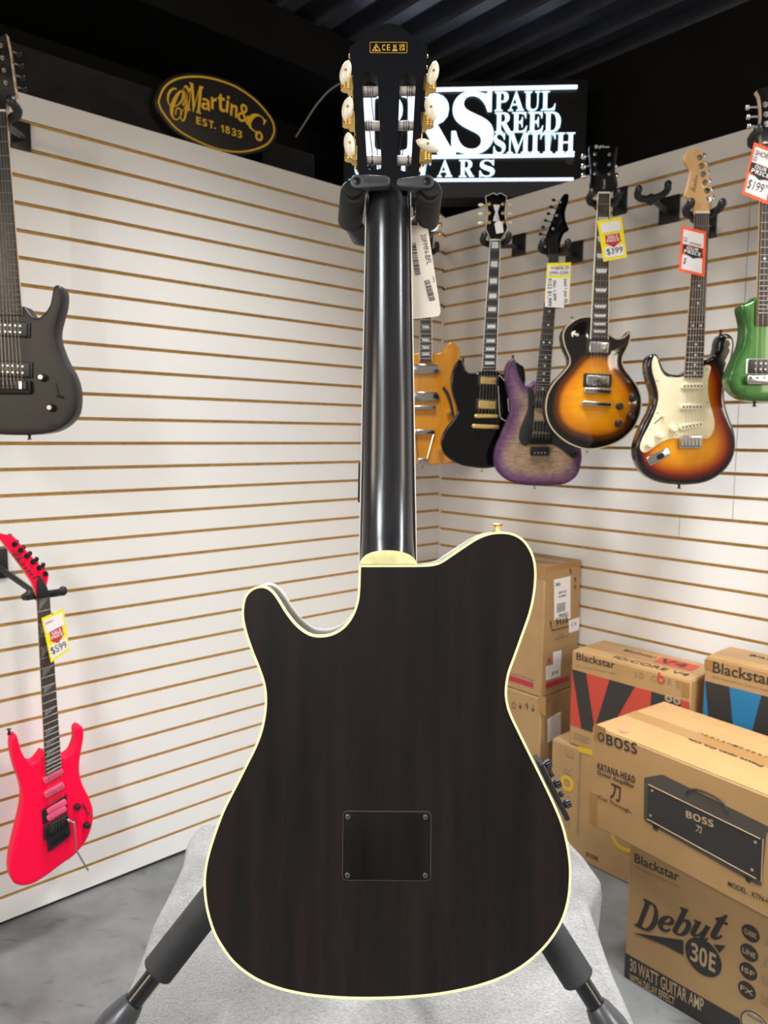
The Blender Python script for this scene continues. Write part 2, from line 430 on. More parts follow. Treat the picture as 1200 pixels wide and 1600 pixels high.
    def build(s, name, mats, parent=None, sharp=35, bevel=0.0, recalc=True):
        me = bpy.data.meshes.new(name); me.from_pydata(s.v, [], s.f)
        if not isinstance(mats, (list, tuple)): mats = [mats]
        for m in mats: me.materials.append(m)
        me.polygons.foreach_set('material_index', s.m)
        if recalc:
            bm = bmesh.new(); bm.from_mesh(me)
            if s.edge:
                lay = bm.verts.layers.float.new('edge'); bm.verts.ensure_lookup_table()
                for i, d in s.edge.items(): bm.verts[i][lay] = d
                bmesh.ops.remove_doubles(bm, verts=bm.verts, dist=1e-6)
            bmesh.ops.recalc_face_normals(bm, faces=bm.faces)
            bm.to_mesh(me); bm.free()
        me.polygons.foreach_set('use_smooth', [True] * len(me.polygons))
        me.set_sharp_from_angle(angle=math.radians(sharp))
        me.update()
        o = bpy.data.objects.new(name, me); COL.objects.link(o)
        if name in ('pole_pieces', 'knob_ridges', 'barcode', 'tuner_screws', 'string_winding'): o['kind'] = 'stuff'
        if parent is not None: o.parent = parent
        if bevel:
            md = o.modifiers.new('bevel', 'BEVEL'); md.width = bevel; md.segments = 2; md.limit_method = 'ANGLE'; md.angle_limit = math.radians(40)
        return o

def ccw(pts):
    a = sum(pts[i][0] * pts[(i + 1) % len(pts)][1] - pts[(i + 1) % len(pts)][0] * pts[i][1] for i in range(len(pts)))
    return [tuple(p[:2]) for p in (pts if a > 0 else pts[::-1])]
def inset(pts, d):
    if d <= 0: return list(pts)
    P = np.array(pts, float); n = len(P)
    e = np.roll(P, -1, 0) - P; L = np.hypot(e[:, 0], e[:, 1]) + 1e-12; nrm = np.stack([-e[:, 1], e[:, 0]], 1) / L[:, None]
    m = nrm + np.roll(nrm, 1, 0); l = np.hypot(m[:, 0], m[:, 1]) + 1e-9; m /= l[:, None]
    c = np.clip((m * nrm).sum(1), 0.5, 1)
    return [tuple(p) for p in P + m * (d / c)[:, None]]
def poly_dist(g, P):
    Q = np.roll(P, -1, 0); out = np.full(len(g), 1e9)
    for a, b in zip(P, Q):
        ab = b - a; t = np.clip(((g - a) @ ab) / (ab @ ab + 1e-15), 0, 1)
        out = np.minimum(out, np.hypot(*(g - a - t[:, None] * ab).T))
    return out
def inside(g, P):
    Q = np.roll(P, -1, 0); r = np.zeros(len(g), bool)
    for a, b in zip(P, Q):
        if a[1] == b[1]: continue
        c = ((a[1] > g[:, 1]) != (b[1] > g[:, 1])) & (g[:, 0] < (b[0] - a[0]) * (g[:, 1] - a[1]) / (b[1] - a[1]) + a[0])
        r ^= c
    return r
def smooth(pts, n=4, closed=True):
    """Catmull-Rom; a third element in a point marks a sharp corner"""
    N = len(pts); out = []
    for i in range(N if closed else N - 1):
        p1, p2 = pts[i], pts[(i + 1) % N]
        p0 = pts[(i - 1) % N] if (closed or i > 0) else p1
        p3 = pts[(i + 2) % N] if (closed or i < N - 2) else p2
        if len(p1) > 2: p0 = p1
        if len(p2) > 2: p3 = p2
        for k in range(n):
            t = k / n; t2 = t * t; t3 = t2 * t
            out.append(tuple(0.5 * ((2 * p1[j]) + (-p0[j] + p2[j]) * t + (2 * p0[j] - 5 * p1[j] + 4 * p2[j] - p3[j]) * t2 + (-p0[j] + 3 * p1[j] - 3 * p2[j] + p3[j]) * t3) for j in (0, 1)))
    if not closed: out.append(tuple(pts[-1][:2]))
    return out
def rrect(x0, x1, z0, z1, r, n=4):
    o = []
    for cx, cz, a0 in ((x1 - r, z1 - r, 0), (x0 + r, z1 - r, 90), (x0 + r, z0 + r, 180), (x1 - r, z0 + r, 270)):
        for k in range(n + 1):
            a = math.radians(a0 + 90 * k / n); o.append((cx + r * math.cos(a), cz + r * math.sin(a)))
    return o
def ellipse(cx, cz, rx, rz, n=32, rot=0):
    c, s_ = math.cos(rot), math.sin(rot)
    return [(cx + rx * math.cos(t) * c - rz * math.sin(t) * s_, cz + rx * math.cos(t) * s_ + rz * math.sin(t) * c) for t in [2 * PI * k / n for k in range(n)]]

def thing(name, label, cat, M=None, group=None, kind=None):
    o = bpy.data.objects.new(name, None); COL.objects.link(o); o.empty_display_size = 0.05
    if M is not None: o.matrix_world = M
    o['label'] = label; o['category'] = cat
    group = group or {'electric_guitar': 'electric guitars hanging on the slatwalls', 'guitar_hanger': 'guitar hangers on the slatwalls', 'price_tag': 'price tags on the hanging guitars', 'cardboard_box': 'cardboard boxes stacked along the right wall'}.get(name)
    if group: o['group'] = group
    if kind: o['kind'] = kind
    return o
def tag(o, label, cat, group=None):
    o['label'] = label; o['category'] = cat
    if group: o['group'] = group
    return o
def dupobj(o, parent, mtx=None):
    c = o.copy(); COL.objects.link(c); c.parent = parent
    if mtx is not None: c.matrix_local = mtx
    return c

# lettering: text -> mesh, fitted to a box in the (x, z) plane of its parent, lying at depth y
_txt = {}
def glyphs(s, weight=0.0):
    key = (s, weight)
    if key in _txt: return _txt[key]
    cu = bpy.data.curves.new('t', 'FONT'); cu.body = s; cu.resolution_u = 3; cu.offset = weight; cu.space_line = 0.85
    ob = bpy.data.objects.new('t', cu); COL.objects.link(ob)
    dg = bpy.context.evaluated_depsgraph_get()
    me = bpy.data.meshes.new_from_object(ob.evaluated_get(dg))
    V = [(v.co.x, v.co.y) for v in me.vertices]; F = [tuple(p.vertices) for p in me.polygons]
    bpy.data.objects.remove(ob); bpy.data.curves.remove(cu); bpy.data.meshes.remove(me)
    _txt[key] = (V, F)
    return _txt[key]
def bold(s_):
    return ''.join(chr(0x1D5D4 + ord(c) - 65) if 'A' <= c <= 'Z' else chr(0x1D5EE + ord(c) - 97) if 'a' <= c <= 'z' else chr(0x1D7EC + ord(c) - 48) if c.isdigit() else c for c in s_)
def text(parent, s, cx, cz, w, h, y, m, rot=0.0, weight=0.0, thick=0.0004, name='lettering', shear=0.0, normal='y', keep=False):
    """fit the text into width w (along its own direction) and height h, centred at (cx, cz)"""
    if weight >= 0.02 and ord(s[0]) < 128: s = bold(s); weight = 0.0
    if weight > 0 and ord(s[0]) > 0x1D000: weight = min(weight, 0.012)
    V, F = glyphs(s, weight)
    if not V: return None
    xs = [v[0] for v in V]; ys = [v[1] for v in V]
    x0, x1, y0, y1 = min(xs), max(xs), min(ys), max(ys)
    sx = w / (x1 - x0 + 1e-9); sy = h / (y1 - y0 + 1e-9)
    if keep: sx = sy
    c, sn = math.cos(rot), math.sin(rot); vs = []
    for (a, b_) in V:
        u = (a - (x0 + x1) / 2) * sx; v = (b_ - (y0 + y1) / 2) * sy
        u += shear * v
        X = cx + u * c - v * sn; W = cz + u * sn + v * c
        vs.append((X, y - thick, W) if normal == 'y' else (X, W, y + thick))
    n = len(vs); o = MB(); o.add(vs, F)
    # thin side walls along boundary edges
    cnt = {}
    for f in F:
        for i in range(len(f)):
            e = (f[i], f[(i + 1) % len(f)]); cnt[e] = cnt.get(e, 0) + 1
    bd = [e for e in cnt if (e[1], e[0]) not in cnt]
    lo = [(v[0], v[1] + thick, v[2]) if normal == 'y' else (v[0], v[1], v[2] - thick) for v in vs]
    o.add(lo, []); o.f += [(a, b_, b_ + n, a + n) for a, b_ in bd]; o.m += [0] * len(bd)
    return o.build(name, m, parent, recalc=False)

# ------------------------------------------------------------------ room shell
MB().box((0, 1.0, -0.05), (9, 9, 0.1)).build('floor', M_FLOOR)['kind'] = 'structure'

def slat_wall(name, fr, length, seams, low_seam, x_sign):
    """fr: origin at the corner foot on the slat face; X along the wall, Y into the wall"""
    root = thing(name, 'white slatwall', 'wall', fr.M()); del root['category']; del root['label']
    root['kind'] = 'structure'
    L = length * x_sign; x0, x1 = min(0, L), max(0, L)
    MB().box(((x0 + x1) / 2, 0.0225, 0.015 + 1.219), (x1 - x0 + 0.0, 0.031, 2.438)).build('backing', M_MDF, root)
    MB().box(((x0 + x1) / 2, 0.024, 0.009), (x1 - x0, 0.02, 0.018)).build('base_gap', M_BLACKWALL, root)
    cache = {}
    def slat(xa, xb, i):
        top = WTOP - i * PITCH_SLAT - (0.0056 if i else 0); bot = WTOP - (i + 1) * PITCH_SLAT + (0.0056 if i < 31 else 0)
        key = (round(xa, 4), round(xb, 4), i in (0, 31))
        h = top - bot; cz = (top + bot) / 2
        k2 = (round(xb - xa, 4), round(h, 4))
        if k2 not in cache:
            w = xb - xa; m = MB(); hw, hh, d = w / 2, h / 2, 0.0050
            # face white, top and bottom edges raw board, edges slightly undercut
            vs = [(-hw, 0, -hh), (hw, 0, -hh), (hw, 0, hh), (-hw, 0, hh), (-hw, 0.0012, -hh - 0.0004), (hw, 0.0012, -hh - 0.0004), (hw, 0.0012, hh + 0.0004), (-hw, 0.0012, hh + 0.0004),
                  (-hw, d, -hh), (hw, d, -hh), (hw, d, hh), (-hw, d, hh)]
            m.add(vs, [(0, 3, 2, 1)], 0); m.f += [(0, 1, 5, 4), (2, 3, 7, 6)]; m.m += [0, 0]
            m.f += [(4, 5, 9, 8), (6, 7, 11, 10), (0, 4, 8, 11, 7, 3), (1, 2, 6, 10, 9, 5), (8, 9, 10, 11)]; m.m += [1, 1, 1, 1, 1]
            o = m.build('slat', [M_WHITE, M_MDF], root, sharp=20)
            cache[k2] = o; o.location = ((xa + xb) / 2, 0, cz); return
        o = dupobj(cache[k2], root); o.location = ((xa + xb) / 2, 0, cz)
    for i in range(32):
        ss = seams if i < 16 else (low_seam if i == 16 else [])
        cuts = [x0] + sorted(q * x_sign for q in ss) + [x1]
        for a_, b_ in zip(cuts[:-1], cuts[1:]):
            slat(a_ + (0.0008 if a_ != x0 else 0), b_ - (0.0008 if b_ != x1 else 0), i)
    return root
FL = Frame(CRN, A, -B)                  # left wall: x negative towards the camera
FR = Frame(CRN - Z * 0.0067, B, A)      # right wall: x positive towards the camera
slat_wall('wall_left', FL, 3.6, [], [], -1)
slat_wall('wall_right', FR, 3.4, [1.313], [1.136], 1)

# black upper part of the room, set back behind the slatwall top
def slab(name, fr, x0, x1, y0, y1, z0, z1, m, kind='structure', **kw):
    o = MB().box(((x0 + x1) / 2, (y0 + y1) / 2, (z0 + z1) / 2), (x1 - x0, y1 - y0, z1 - z0)).build(name, m, **kw)
    o.matrix_world = fr.M(); 
    if kind: o['kind'] = kind
    return o
slab('trim_1', FL, -3.6, 0.0, 0.033, 0.62, 2.395, 2.43, M_BLKWOOD)            # ledge behind the left slatwall
slab('trim_2', FR, 0.0, 3.4, 0.033, 0.62, 2.395, 2.43, M_BLKWOOD)
slab('wall_back_left', FL, -3.7, 0.8, 0.78, 0.86, 2.2, 3.4, M_BLACKWALL)
slab('wall_back_right', FR, -0.8, 3.6, 0.68, 0.76, 2.2, 3.4, M_BLACKWALL)
slab('trim_3', FL, -3.7, 0.6, 0.29, 0.78, 3.0, 3.19, M_BLACKWALL)           # soffit over the left wall
# trapezoid metal deck ceiling
root = thing('ceiling', 'x', 'x', Frame(Vector((CRN.x, CRN.y, 3.235)), B, A).M()); del root['category']; del root['label']; root['kind'] = 'structure'
MB().box((1.4, -1.6, 0.05), (5.4, 5.2, 0.02)).build('deck', M_BLACKDECK, root)
rib0 = None
for i in range(26):
    if rib0 is None:
        m = MB(); w = 2.7
        prof = [(-0.055, 0.04), (-0.03, -0.035), (0.03, -0.035), (0.055, 0.04)]
        m.loft([[(-w, y, z) for y, z in prof], [(w, y, z) for y, z in prof]])
        rib0 = m.build('deck_rib', M_BLACKDECK, root); o = rib0
    else: o = dupobj(rib0, root)
    o.location = (1.4, 0.9 - i * 0.19, 0)

# black boards standing on the ledge behind the left wall
b_ = MB().box((0, 0, 0.105), (0.80, 0.03, 0.21)).build('black_board', M_BLKWOOD, bevel=0.002)
P = onL(92, 156, -0.135); b_.matrix_world = Frame(Vector((P.x, P.y, 2.43)), A, -B).M()
tag(b_, 'long plain black board standing on the ledge above the left slatwall', 'board')
b2 = MB().box((0, 0, 0.08), (0.24, 0.10, 0.16)).build('black_box', M_BLKWOOD, bevel=0.003)
P = onL(440, 240, -0.16); b2.matrix_world = Frame(Vector((P.x, P.y, 2.43)), A, -B).M()
tag(b2, 'small black box on the ledge, right of the oval sign', 'box')
pp = [onL(x, y, -0.22) for x, y in smooth([(462, 214), (474, 195), (495, 163), (515, 141), (535, 129), (560, 122)], 4, False)]
tag(MB().tube(pp, 0.0035, 6).build('cable', M_CABLE), 'thin pale cable arching up behind the oval sign', 'cable')

# ------------------------------------------------------------------ lit sign
FS = Frame(onY(725, 215, 3.46), Vector((math.cos(0.05), -math.sin(0.05), 0)), Vector((math.sin(0.05), math.cos(0.05), 0)))
sg = thing('lit_sign', 'black box sign with glowing white serif lettering above the corner', 'sign', FS.M())
x0, z1 = FS.L(536, 128); x1, z0 = FS.L(914, 309)
MB().box(((x0 + x1) / 2, 0.065, (z0 + z1) / 2), (x1 - x0, 0.12, z1 - z0)).build('housing', M_SIGNBOX, sg, bevel=0.004)
xa, za = FS.L(536, 288)
MB().box(((x0 + x1) / 2, 0.0, (z0 + za) / 2 - 0.004), (x1 - x0, 0.02, za - z0 - 0.012)).build('lower_rail', M_GREYPL, sg, bevel=0.003)
def sbar(ax, ay, bx, by, h):
    p, q = FS.L(ax, ay), FS.L(bx, by); m = MB()
    hh = h / 2
    m.box(((p[0] + q[0]) / 2, -0.004, (p[1] + q[1]) / 2), (q[0] - p[0], 0.012, h), 0, Matrix.Rotation(-math.atan2(q[1] - p[1], q[0] - p[0]), 3, 'Y'))
    m.build('light_bar', M_LIT, sg, bevel=0.003)
sbar(545, 143.5, 902, 136.5, 0.016); sbar(545, 247.5, 897, 243, 0.015); sbar(545, 283, 896, 280.5, 0.013)
def sl(s, ax, ay, bx, by, wt=0.0):
    p, q = FS.L(ax, ay), FS.L(bx, by)
    text(sg, s, (p[0] + q[0]) / 2, (p[1] + q[1]) / 2, q[0] - p[0], p[1] - q[1], 0.0, M_LITEDGE, weight=wt + 0.012, thick=0.004, name='letter_edge')
    text(sg, s, (p[0] + q[0]) / 2, (p[1] + q[1]) / 2, q[0] - p[0] - 0.004, p[1] - q[1] - 0.004, -0.004, M_LIT, weight=wt, thick=0.002)
sl('\U0001D40F', 550, 146, 629, 242, 0.02); sl('\U0001D411', 627, 145, 712, 242, 0.02); sl('\U0001D412', 706, 143, 771, 242, 0.02)
sl('\U0001D40F\U0001D400\U0001D414\U0001D40B', 773, 143, 868, 174)
sl('\U0001D411\U0001D404\U0001D404\U0001D403', 773, 176, 876, 207)
sl('\U0001D412\U0001D40C\U0001D408\U0001D413\U0001D407', 771, 208, 898, 240)
for ch, x in zip('\U0001D406\U0001D414\U0001D408\U0001D413\U0001D400\U0001D411\U0001D412', (566, 598, 630, 661, 695, 729, 761)):
    w = 6 if ch == '\U0001D408' else 12
    sl(ch, x - w, 250, x + w, 277)
p = FS.L(890, 251); MB().prism(ellipse(p[0], p[1], 0.02, 0.02, 20), -0.003, 0.001).build('rivet', M_GREYPL, sg)

# oval sign, standing on the ledge
OFFM = -0.07
FM = Frame(onL(337, 178, OFFM), A, -B)
ov = [(242.5, 152.5), (253, 130), (273, 117), (298.8, 113.2), (323, 115), (346.7, 121), (369, 130), (388, 142), (404, 155), (417.5, 170), (428, 185), (432.5, 199), (432, 212), (423, 228), (405, 238), (376, 243.5), (340, 239), (300.8, 223), (271.7, 204.6), (251, 179.6), (244, 166)]
ms = thing('oval_sign', 'black oval sign with gold rim and gold lettering on the ledge', 'sign', FM.M())
oo = smooth(FM.LL(ov), 4)
MB().prism(oo, 0.0, 0.02, 0.003).build('sign_board', M_SIGNBLK, ms)
MB().ring(inset(ccw(oo), 0.010), 0.006, -0.0012, 0.0005).build('gold_rim', M_GOLDPAINT, ms)
def ml(s, cx, cy, w, h, rot=0, wt=0.0):
    # crop coordinates at 4.8 px per pixel
    X, Y_ = 230 + cx / 4.8, 90 + cy / 4.8
    p = FM.L(X, Y_); q = FM.L(X + w / 4.8, Y_); r = FM.L(X, Y_ + h / 4.8)
    text(ms, s, p[0], p[1], q[0] - p[0], p[1] - r[1], 0.0, M_GOLDPAINT, rot=rot, weight=wt, thick=0.0012)
ml('\U0001D4D2', 215, 350, 130, 240); ml('\U0001D4D5', 285, 345, 80, 280); ml('\U0001D46D', 0, 0, 1, 1) if 0 else None; ml('\U0001D474', 360, 308, 125, 215)
ml('a', 437, 350, 62, 88, 0, 0.03); ml('r', 500, 345, 42, 90, 0, 0.03); ml('t', 555, 340, 52, 130, 0, 0.03); ml('i', 602, 350, 20, 130, -0.15, 0.03); ml('n', 650, 398, 52, 92, -0.1, 0.03)
ml('&', 727, 422, 90, 142, -0.15, 0.02); ml('\U0001D46A', 818, 490, 120, 150, -0.35, 0); ml('o', 838, 590, 56, 74, -0.4, 0.03)
for ch, x, y in zip('EST.1833', (385, 432, 480, 508, 562, 602, 650, 694), (474, 488, 502, 530, 532, 543, 560, 575)):
    ml(ch, x, y, 12 if ch == '.' else 20 if ch == '1' else 34, 12 if ch == '.' else 56, 0, 0.03)

# ------------------------------------------------------------------ price tags
def price_tag(label, corners, plane, style, extra=None, group=None):
    """corners: px TL, TR, BR, BL on a plane given by (P, ey)"""
    P0, ey = plane
    pc = [on_plane(c[0], c[1], P0, ey) for c in corners]
    ex = (pc[1] - pc[0]); ex = (ex - ey * ex.dot(ey)).normalized()
    fr = Frame((pc[0] + pc[1] + pc[2] + pc[3]) / 4, ex, ey)
    lc = [fr.loc(p) for p in pc]; lc = [(p.x, p.z) for p in lc]
    t = thing('price_tag', label, 'price tag', fr.M(), group)
    W = math.hypot(lc[1][0] - lc[0][0], lc[1][1] - lc[0][1]); H = math.hypot(lc[3][0] - lc[0][0], lc[3][1] - lc[0][1])
    def bl(u, v):  # u right 0..1, v down 0..1
        a = [lc[0][i] * (1 - u) + lc[1][i] * u for i in (0, 1)]; b = [lc[3][i] * (1 - u) + lc[2][i] * u for i in (0, 1)]
        return tuple(a[i] * (1 - v) + b[i] * v for i in (0, 1))
    def quad(name, m, u0, u1, v0, v1, y):
        MB().prism([bl(u0, v0), bl(u1, v0), bl(u1, v1), bl(u0, v1)], y, y + 0.0004).build(name, m, t)
    def tx(s, u, v, w, h, m, wt=0.0, rot=0.0, y=-0.0009):
        c = bl(u, v); text(t, s, c[0], c[1], W * w, H * h, y, m, rot=rot, weight=wt, thick=0.0002)
    base = {'yellow': M_YEL, 'orange': M_ORANGE}[style]
    MB().prism([bl(0, 0), bl(1, 0), bl(1, 1), bl(0, 1)], 0, 0.0006).build('card', base, t)
    # string loop hole and cord
    c = bl(0.5, 0.03); MB().tube([(c[0], -0.001, c[1]), (c[0] - 0.004, 0.0, c[1] + 0.02), (c[0] - 0.006, 0.004, c[1] + 0.035)], 0.0007, 5).build('cord', M_INK, t)
    return t, quad, tx, bl
def arrow(t, bl, m, u0, u1, v0, v1, y=-0.0005):
    um = (u0 + u1) / 2; vm = v0 + (v1 - v0) * 0.55
    MB().prism([bl(u0, v0), bl(u1, v0), bl(u1, vm), bl(u1 + 0.07, vm), bl(um, v1), bl(u0 - 0.07, vm), bl(u0, vm)], y, y + 0.0004).build('printed_arrow', m, t)

# ------------------------------------------------------------------ wall guitars
def neck_loft(l0, r0, l1, r1, yf, t0, t1, n=2, seg=10, heel=None):
    """half-round neck behind the board: from nut (0) to heel (1)"""
    rings = []
    for i in range(n + 1):
        t = i / n
        L = [l0[j] * (1 - t) + l1[j] * t for j in (0, 1)]; R = [r0[j] * (1 - t) + r1[j] * t for j in (0, 1)]
        d = t0 * (1 - t) + t1 * t; ring = []
        for k in range(seg + 1):
            a = PI * k / seg
            u = 0.5 + 0.5 * math.cos(a)
            ring.append((L[0] * (1 - u) + R[0] * u, yf + d * math.sin(a) ** 0.7, L[1] * (1 - u) + R[1] * u))
        rings.append(ring)
    return rings
def frets(root, l0, r0, scale, count, y, m=M_FRET, rmax=1.0, wire=0.0011, end=None):
    """l0,r0 nut corners; end corners; frets as individual parts of the fingerboard"""
    nl, nr = Vector(l0), Vector(r0); el, er = Vector(end[0]), Vector(end[1])
    L = ((el + er) / 2 - (nl + nr) / 2).length
    first = None; n_ok = 0
    for i in range(1, count + 1):
        d = scale * (1 - 2 ** (-i / 12)) / L
        if d > 1.0: break
        a = nl.lerp(el, d); b = nr.lerp(er, d); c = (a + b) / 2; w = (b - a).length
        if first is None:
            first = MB().tube([(-0.5, 0, 0), (0.5, 0, 0)], wire, 6).build('fret', m, root); o = first
        else: o = dupobj(first, root)
        o.location = (c.x, y, c.y); o.rotation_euler = (0, -math.atan2(b.y - a.y, b.x - a.x), 0); o.scale = (w, 1, 1)
        n_ok = i
    return n_ok
def inlays(root, l0, r0, scale, y, kind, end, which=(3, 5, 7, 9, 12, 15, 17, 19, 21), m=None, vmax=1.0):
    nl, nr = Vector(l0), Vector(r0); el, er = Vector(end[0]), Vector(end[1])
    L = ((el + er) / 2 - (nl + nr) / 2).length
    for i in which:
        d1 = scale * (1 - 2 ** (-(i - 1) / 12)); d2 = scale * (1 - 2 ** (-i / 12))
        d = (d1 + d2) / 2 / L
        if d > vmax: break
        a = nl.lerp(el, d); b = nr.lerp(er, d); c = (a + b) / 2; ex = (b - a).normalized(); ez = Vector((-ex.y, ex.x)); w = (b - a).length; h = (d2 - d1)
        def q(u, v): p = c + ex * u + ez * v; return (p.x, p.y)
        if kind == 'dot':
            cs = [0] if i != 12 else [-w * 0.24, w * 0.24]
            for cc in cs:
                p = q(cc, 0); MB().prism(ellipse(p[0], p[1], 0.0034, 0.0034, 12), y - 0.0003, y + 0.0004).build('inlay', m or M_PEARL, root)
            continue
        if kind == 'block': pts = [q(-w * .33, -h * .33), q(w * .33, -h * .33), q(w * .33, h * .33), q(-w * .33, h * .33)]
        if kind == 'trap': pts = [q(-w * .30, -h * .30), q(w * .30, -h * .30), q(w * .38, h * .30), q(-w * .38, h * .30)]
        if kind == 'para': pts = [q(-w * .22, -h * .28), q(w * .34, -h * .28), q(w * .22, h * .28), q(-w * .34, h * .28)]
        if kind == 'fin': pts = [q(-w * .46, -h * .42), q(w * .46, h * .42), q(-w * .30, h * .42)]
        MB().prism(pts, y - 0.0003, y + 0.0004).build('inlay', m or M_PEARL, root)
def tuner(root, post, button, y_front, y_mid, bm, pm, bs=(0.016, 0.009, 0.020), r=0.0035):
    """post on the headstock face, button at the side"""
    o = MB().cyl((post[0], y_front - 0.007, post[1]), (post[0], y_mid, post[1]), r, 10).cyl((post[0], y_front - 0.0015, post[1]), (post[0], y_front, post[1]), r * 1.7, 12).build('tuner', pm, root)
    a = Vector((post[0], y_mid, post[1])); b = Vector((button[0], y_mid, button[1]))
    MB().cyl(a, b, r * 0.6, 6).build('tuner_shaft', pm, o)
    d = (b - a).normalized(); rot = Matrix.Rotation(-math.atan2(d.z, d.x), 3, 'Y')
    MB().ball(b, bs, 12, 8, 0, rot).build('tuner_button', bm, o)
def humbucker(root, c, w, h, rot, y, ring_m, cover_m, pole_m=M_NICKEL, rows=(0.28,), ringpad=0.006, name='pickup', cover=True):
    cs, sn = math.cos(rot), math.sin(rot)
    def q(u, v): return (c[0] + u * cs - v * sn, c[1] + u * sn + v * cs)
    def R(w_, h_, r): return [q(*p) for p in rrect(-w_ / 2, w_ / 2, -h_ / 2, h_ / 2, r)]
    o = MB().prism(R(w, h, 0.003), y - 0.004, y + 0.001, 0.0012).build(name, ring_m, root)
    MB().prism(R(w - 2 * ringpad - 0.006, h - 2 * ringpad, 0.003), y - 0.009, y - 0.003, 0.0015).build('pickup_cover', cover_m, o)
    m = MB()
    for rv in rows:
        for k in range(6):
            p = q((k - 2.5) * (w * 0.118), rv * (h - 2 * ringpad)); m.cyl((p[0], y - 0.0102, p[1]), (p[0], y - 0.0085, p[1]), 0.0024, 8)
    m.build('pole_pieces', pole_m, o)
    return o
def bar_part(root, name, p, q, h, y0, y1, m, bev=0.002):
    p, q = Vector(p), Vector(q); c = (p + q) / 2; ex = (q - p).normalized(); ez = Vector((-ex.y, ex.x)); w = (q - p).length
    pts = [tuple(c + ex * a + ez * b) for a, b in rrect(-w / 2, w / 2, -h / 2, h / 2, min(h * 0.45, 0.006))]
    return MB().prism(pts, y0, y1, bev).build(name, m, root)
def knob(root, c, r, y, m, h=0.016, name='control_knob', cap=None):
    o = MB().tube([(c[0], y, c[1]), (c[0], y - h * 0.4, c[1]), (c[0], y - h * 0.92, c[1]), (c[0], y - h, c[1])], [r * 1.05, r, r * 0.86, r * 0.72], 18).build(name, m, root)
    if cap: MB().cyl((c[0], y - h - 0.0004, c[1]), (c[0], y - h + 0.0005, c[1]), r * 0.55, 16).build('knob_cap', cap, o)
    return o
def strings(root, n, nutL, nutR, brL, brR, yn, yb, m=M_STRING, f=0.42, r=(0.0006, 0.0003)):
    for k in range(n):
        u = (k / (n - 1) - 0.5) * 2 * f + 0.5
        a = Vector(nutL).lerp(Vector(nutR), u); b = Vector(brL).lerp(Vector(brR), u)
        rr = r[0] + (r[1] - r[0]) * k / (n - 1)
        MB().tube([(a.x, yn, a.y), (b.x, yb, b.y)], rr, 5).build('string', m, root)
def strap_pin(root, p, d, y, m):
    p = Vector((p[0], y, p[1])); d = Vector((d[0], 0, d[1])).normalized()
    MB().tube([p - d * 0.004, p + d * 0.006, p + d * 0.009, p + d * 0.012], [0.0055, 0.003, 0.0035, 0.0068], 12).build('strap_button', m, root)

def board(root, nL, nR, eL, eR, m, bind=None, scale=None, count=22, inlay=None, y=-0.009, which=(3, 5, 7, 9, 12, 15, 17, 19, 21), neckm=M_MAPLE, neck_to=None, thick=0.021, wire=0.0011, nut=M_BINDW, inlm=None):
    """fingerboard with frets and inlays, neck and nut"""
    fb = MB().prism([nL, nR, eR, eL], y, y + 0.006, 0.0008).build('fingerboard', m, root)
    if bind:
        for a, b in ((nL, eL), (nR, eR)):
            a, b = Vector(a), Vector(b); ex = (b - a).normalized(); ez = Vector((-ex.y, ex.x)) * 0.0011
            MB().prism([tuple(a + ez), tuple(a - ez), tuple(b - ez), tuple(b + ez)], y - 0.0006, y + 0.005).build('board_binding', bind, fb)
    frets(fb, nL, nR, scale, count, y - 0.0004, end=(eL, eR), wire=wire)
    if inlay: inlays(fb, nL, nR, scale, y, inlay, (eL, eR), which, m=inlm)
    MB().loft(neck_loft(nL, nR, eL, eR, y + 0.006, thick * 0.8, thick)).build('neck', neckm, root)
    a, b = Vector(nL), Vector(nR); ez = Vector((-(b - a).y, (b - a).x)).normalized() * 0.0022
    MB().prism([tuple(a - ez), tuple(b - ez), tuple(b + ez), tuple(a + ez)], y - 0.003, y + 0.005).build('nut', nut, root)
    return fb

RW = M_ROSE
GUIT = {}
def wall_frame(px, py, Y): return Frame(onY(px, py, Y), (1, 0, 0), (0, 1, 0))

# --- amber hollow-body guitar in the corner
fr = wall_frame(664.8, 726, 2.93)
g = thing('electric_guitar', 'amber blonde hollow-body electric guitar with f-hole, hanging in the corner', 'guitar', fr.M())
right = [(674.7, 551, 1), (683, 552), (690.6, 549), (696, 541), (703, 535.7), (710, 536), (716, 542), (719, 552), (718, 565), (713, 583), (711, 600), (714, 615), (722, 632), (733, 652), (740, 672), (741, 690), (735, 706), (720, 718), (700, 723.5), (682, 726)]
out = [(664.8, 727)] + [(2 * 664.8 - x, y) + tuple(r) for x, y, *r in right][::-1] + right
out = [(x, y) + tuple(r) for x, y, *r in out]
OL = smooth(fr.LL(out), 4)
MB().prism(OL, 0.0, 0.045, 0.004, fill=True, mi=0, mi_side=0, bulge=lambda d: 0.010 * (1 - math.exp(-d / 0.05))).build('body', M_AMBERTOP, g, sharp=50)
for sgn in (1, -1):
    fh = [(693, 604), (695, 606), (701, 614), (706, 630), (709, 645), (711, 655), (709, 658), (705, 646), (702, 632), (697, 617), (691, 608)]
    fh = [(x if sgn > 0 else 2 * 664.8 - x, y) for x, y in fh]
    MB().prism(smooth(fr.LL(fh), 3), -0.0108, -0.0088).build('sound_hole', M_INK, g)
nL, nR, eL, eR = fr.L(657.5, 392), fr.L(672.5, 392), fr.L(655, 566), fr.L(674.7, 566)
sc_ = fr.L(664.8, 392)[1] - fr.L(664.8, 637)[1]
board(g, nL, nR, eL, eR, RW, M_CREAM2, sc_, 20, 'para', y=-0.020, which=(1, 3, 5, 7, 9, 12, 15, 17, 19), neckm=M_AMBERTOP)
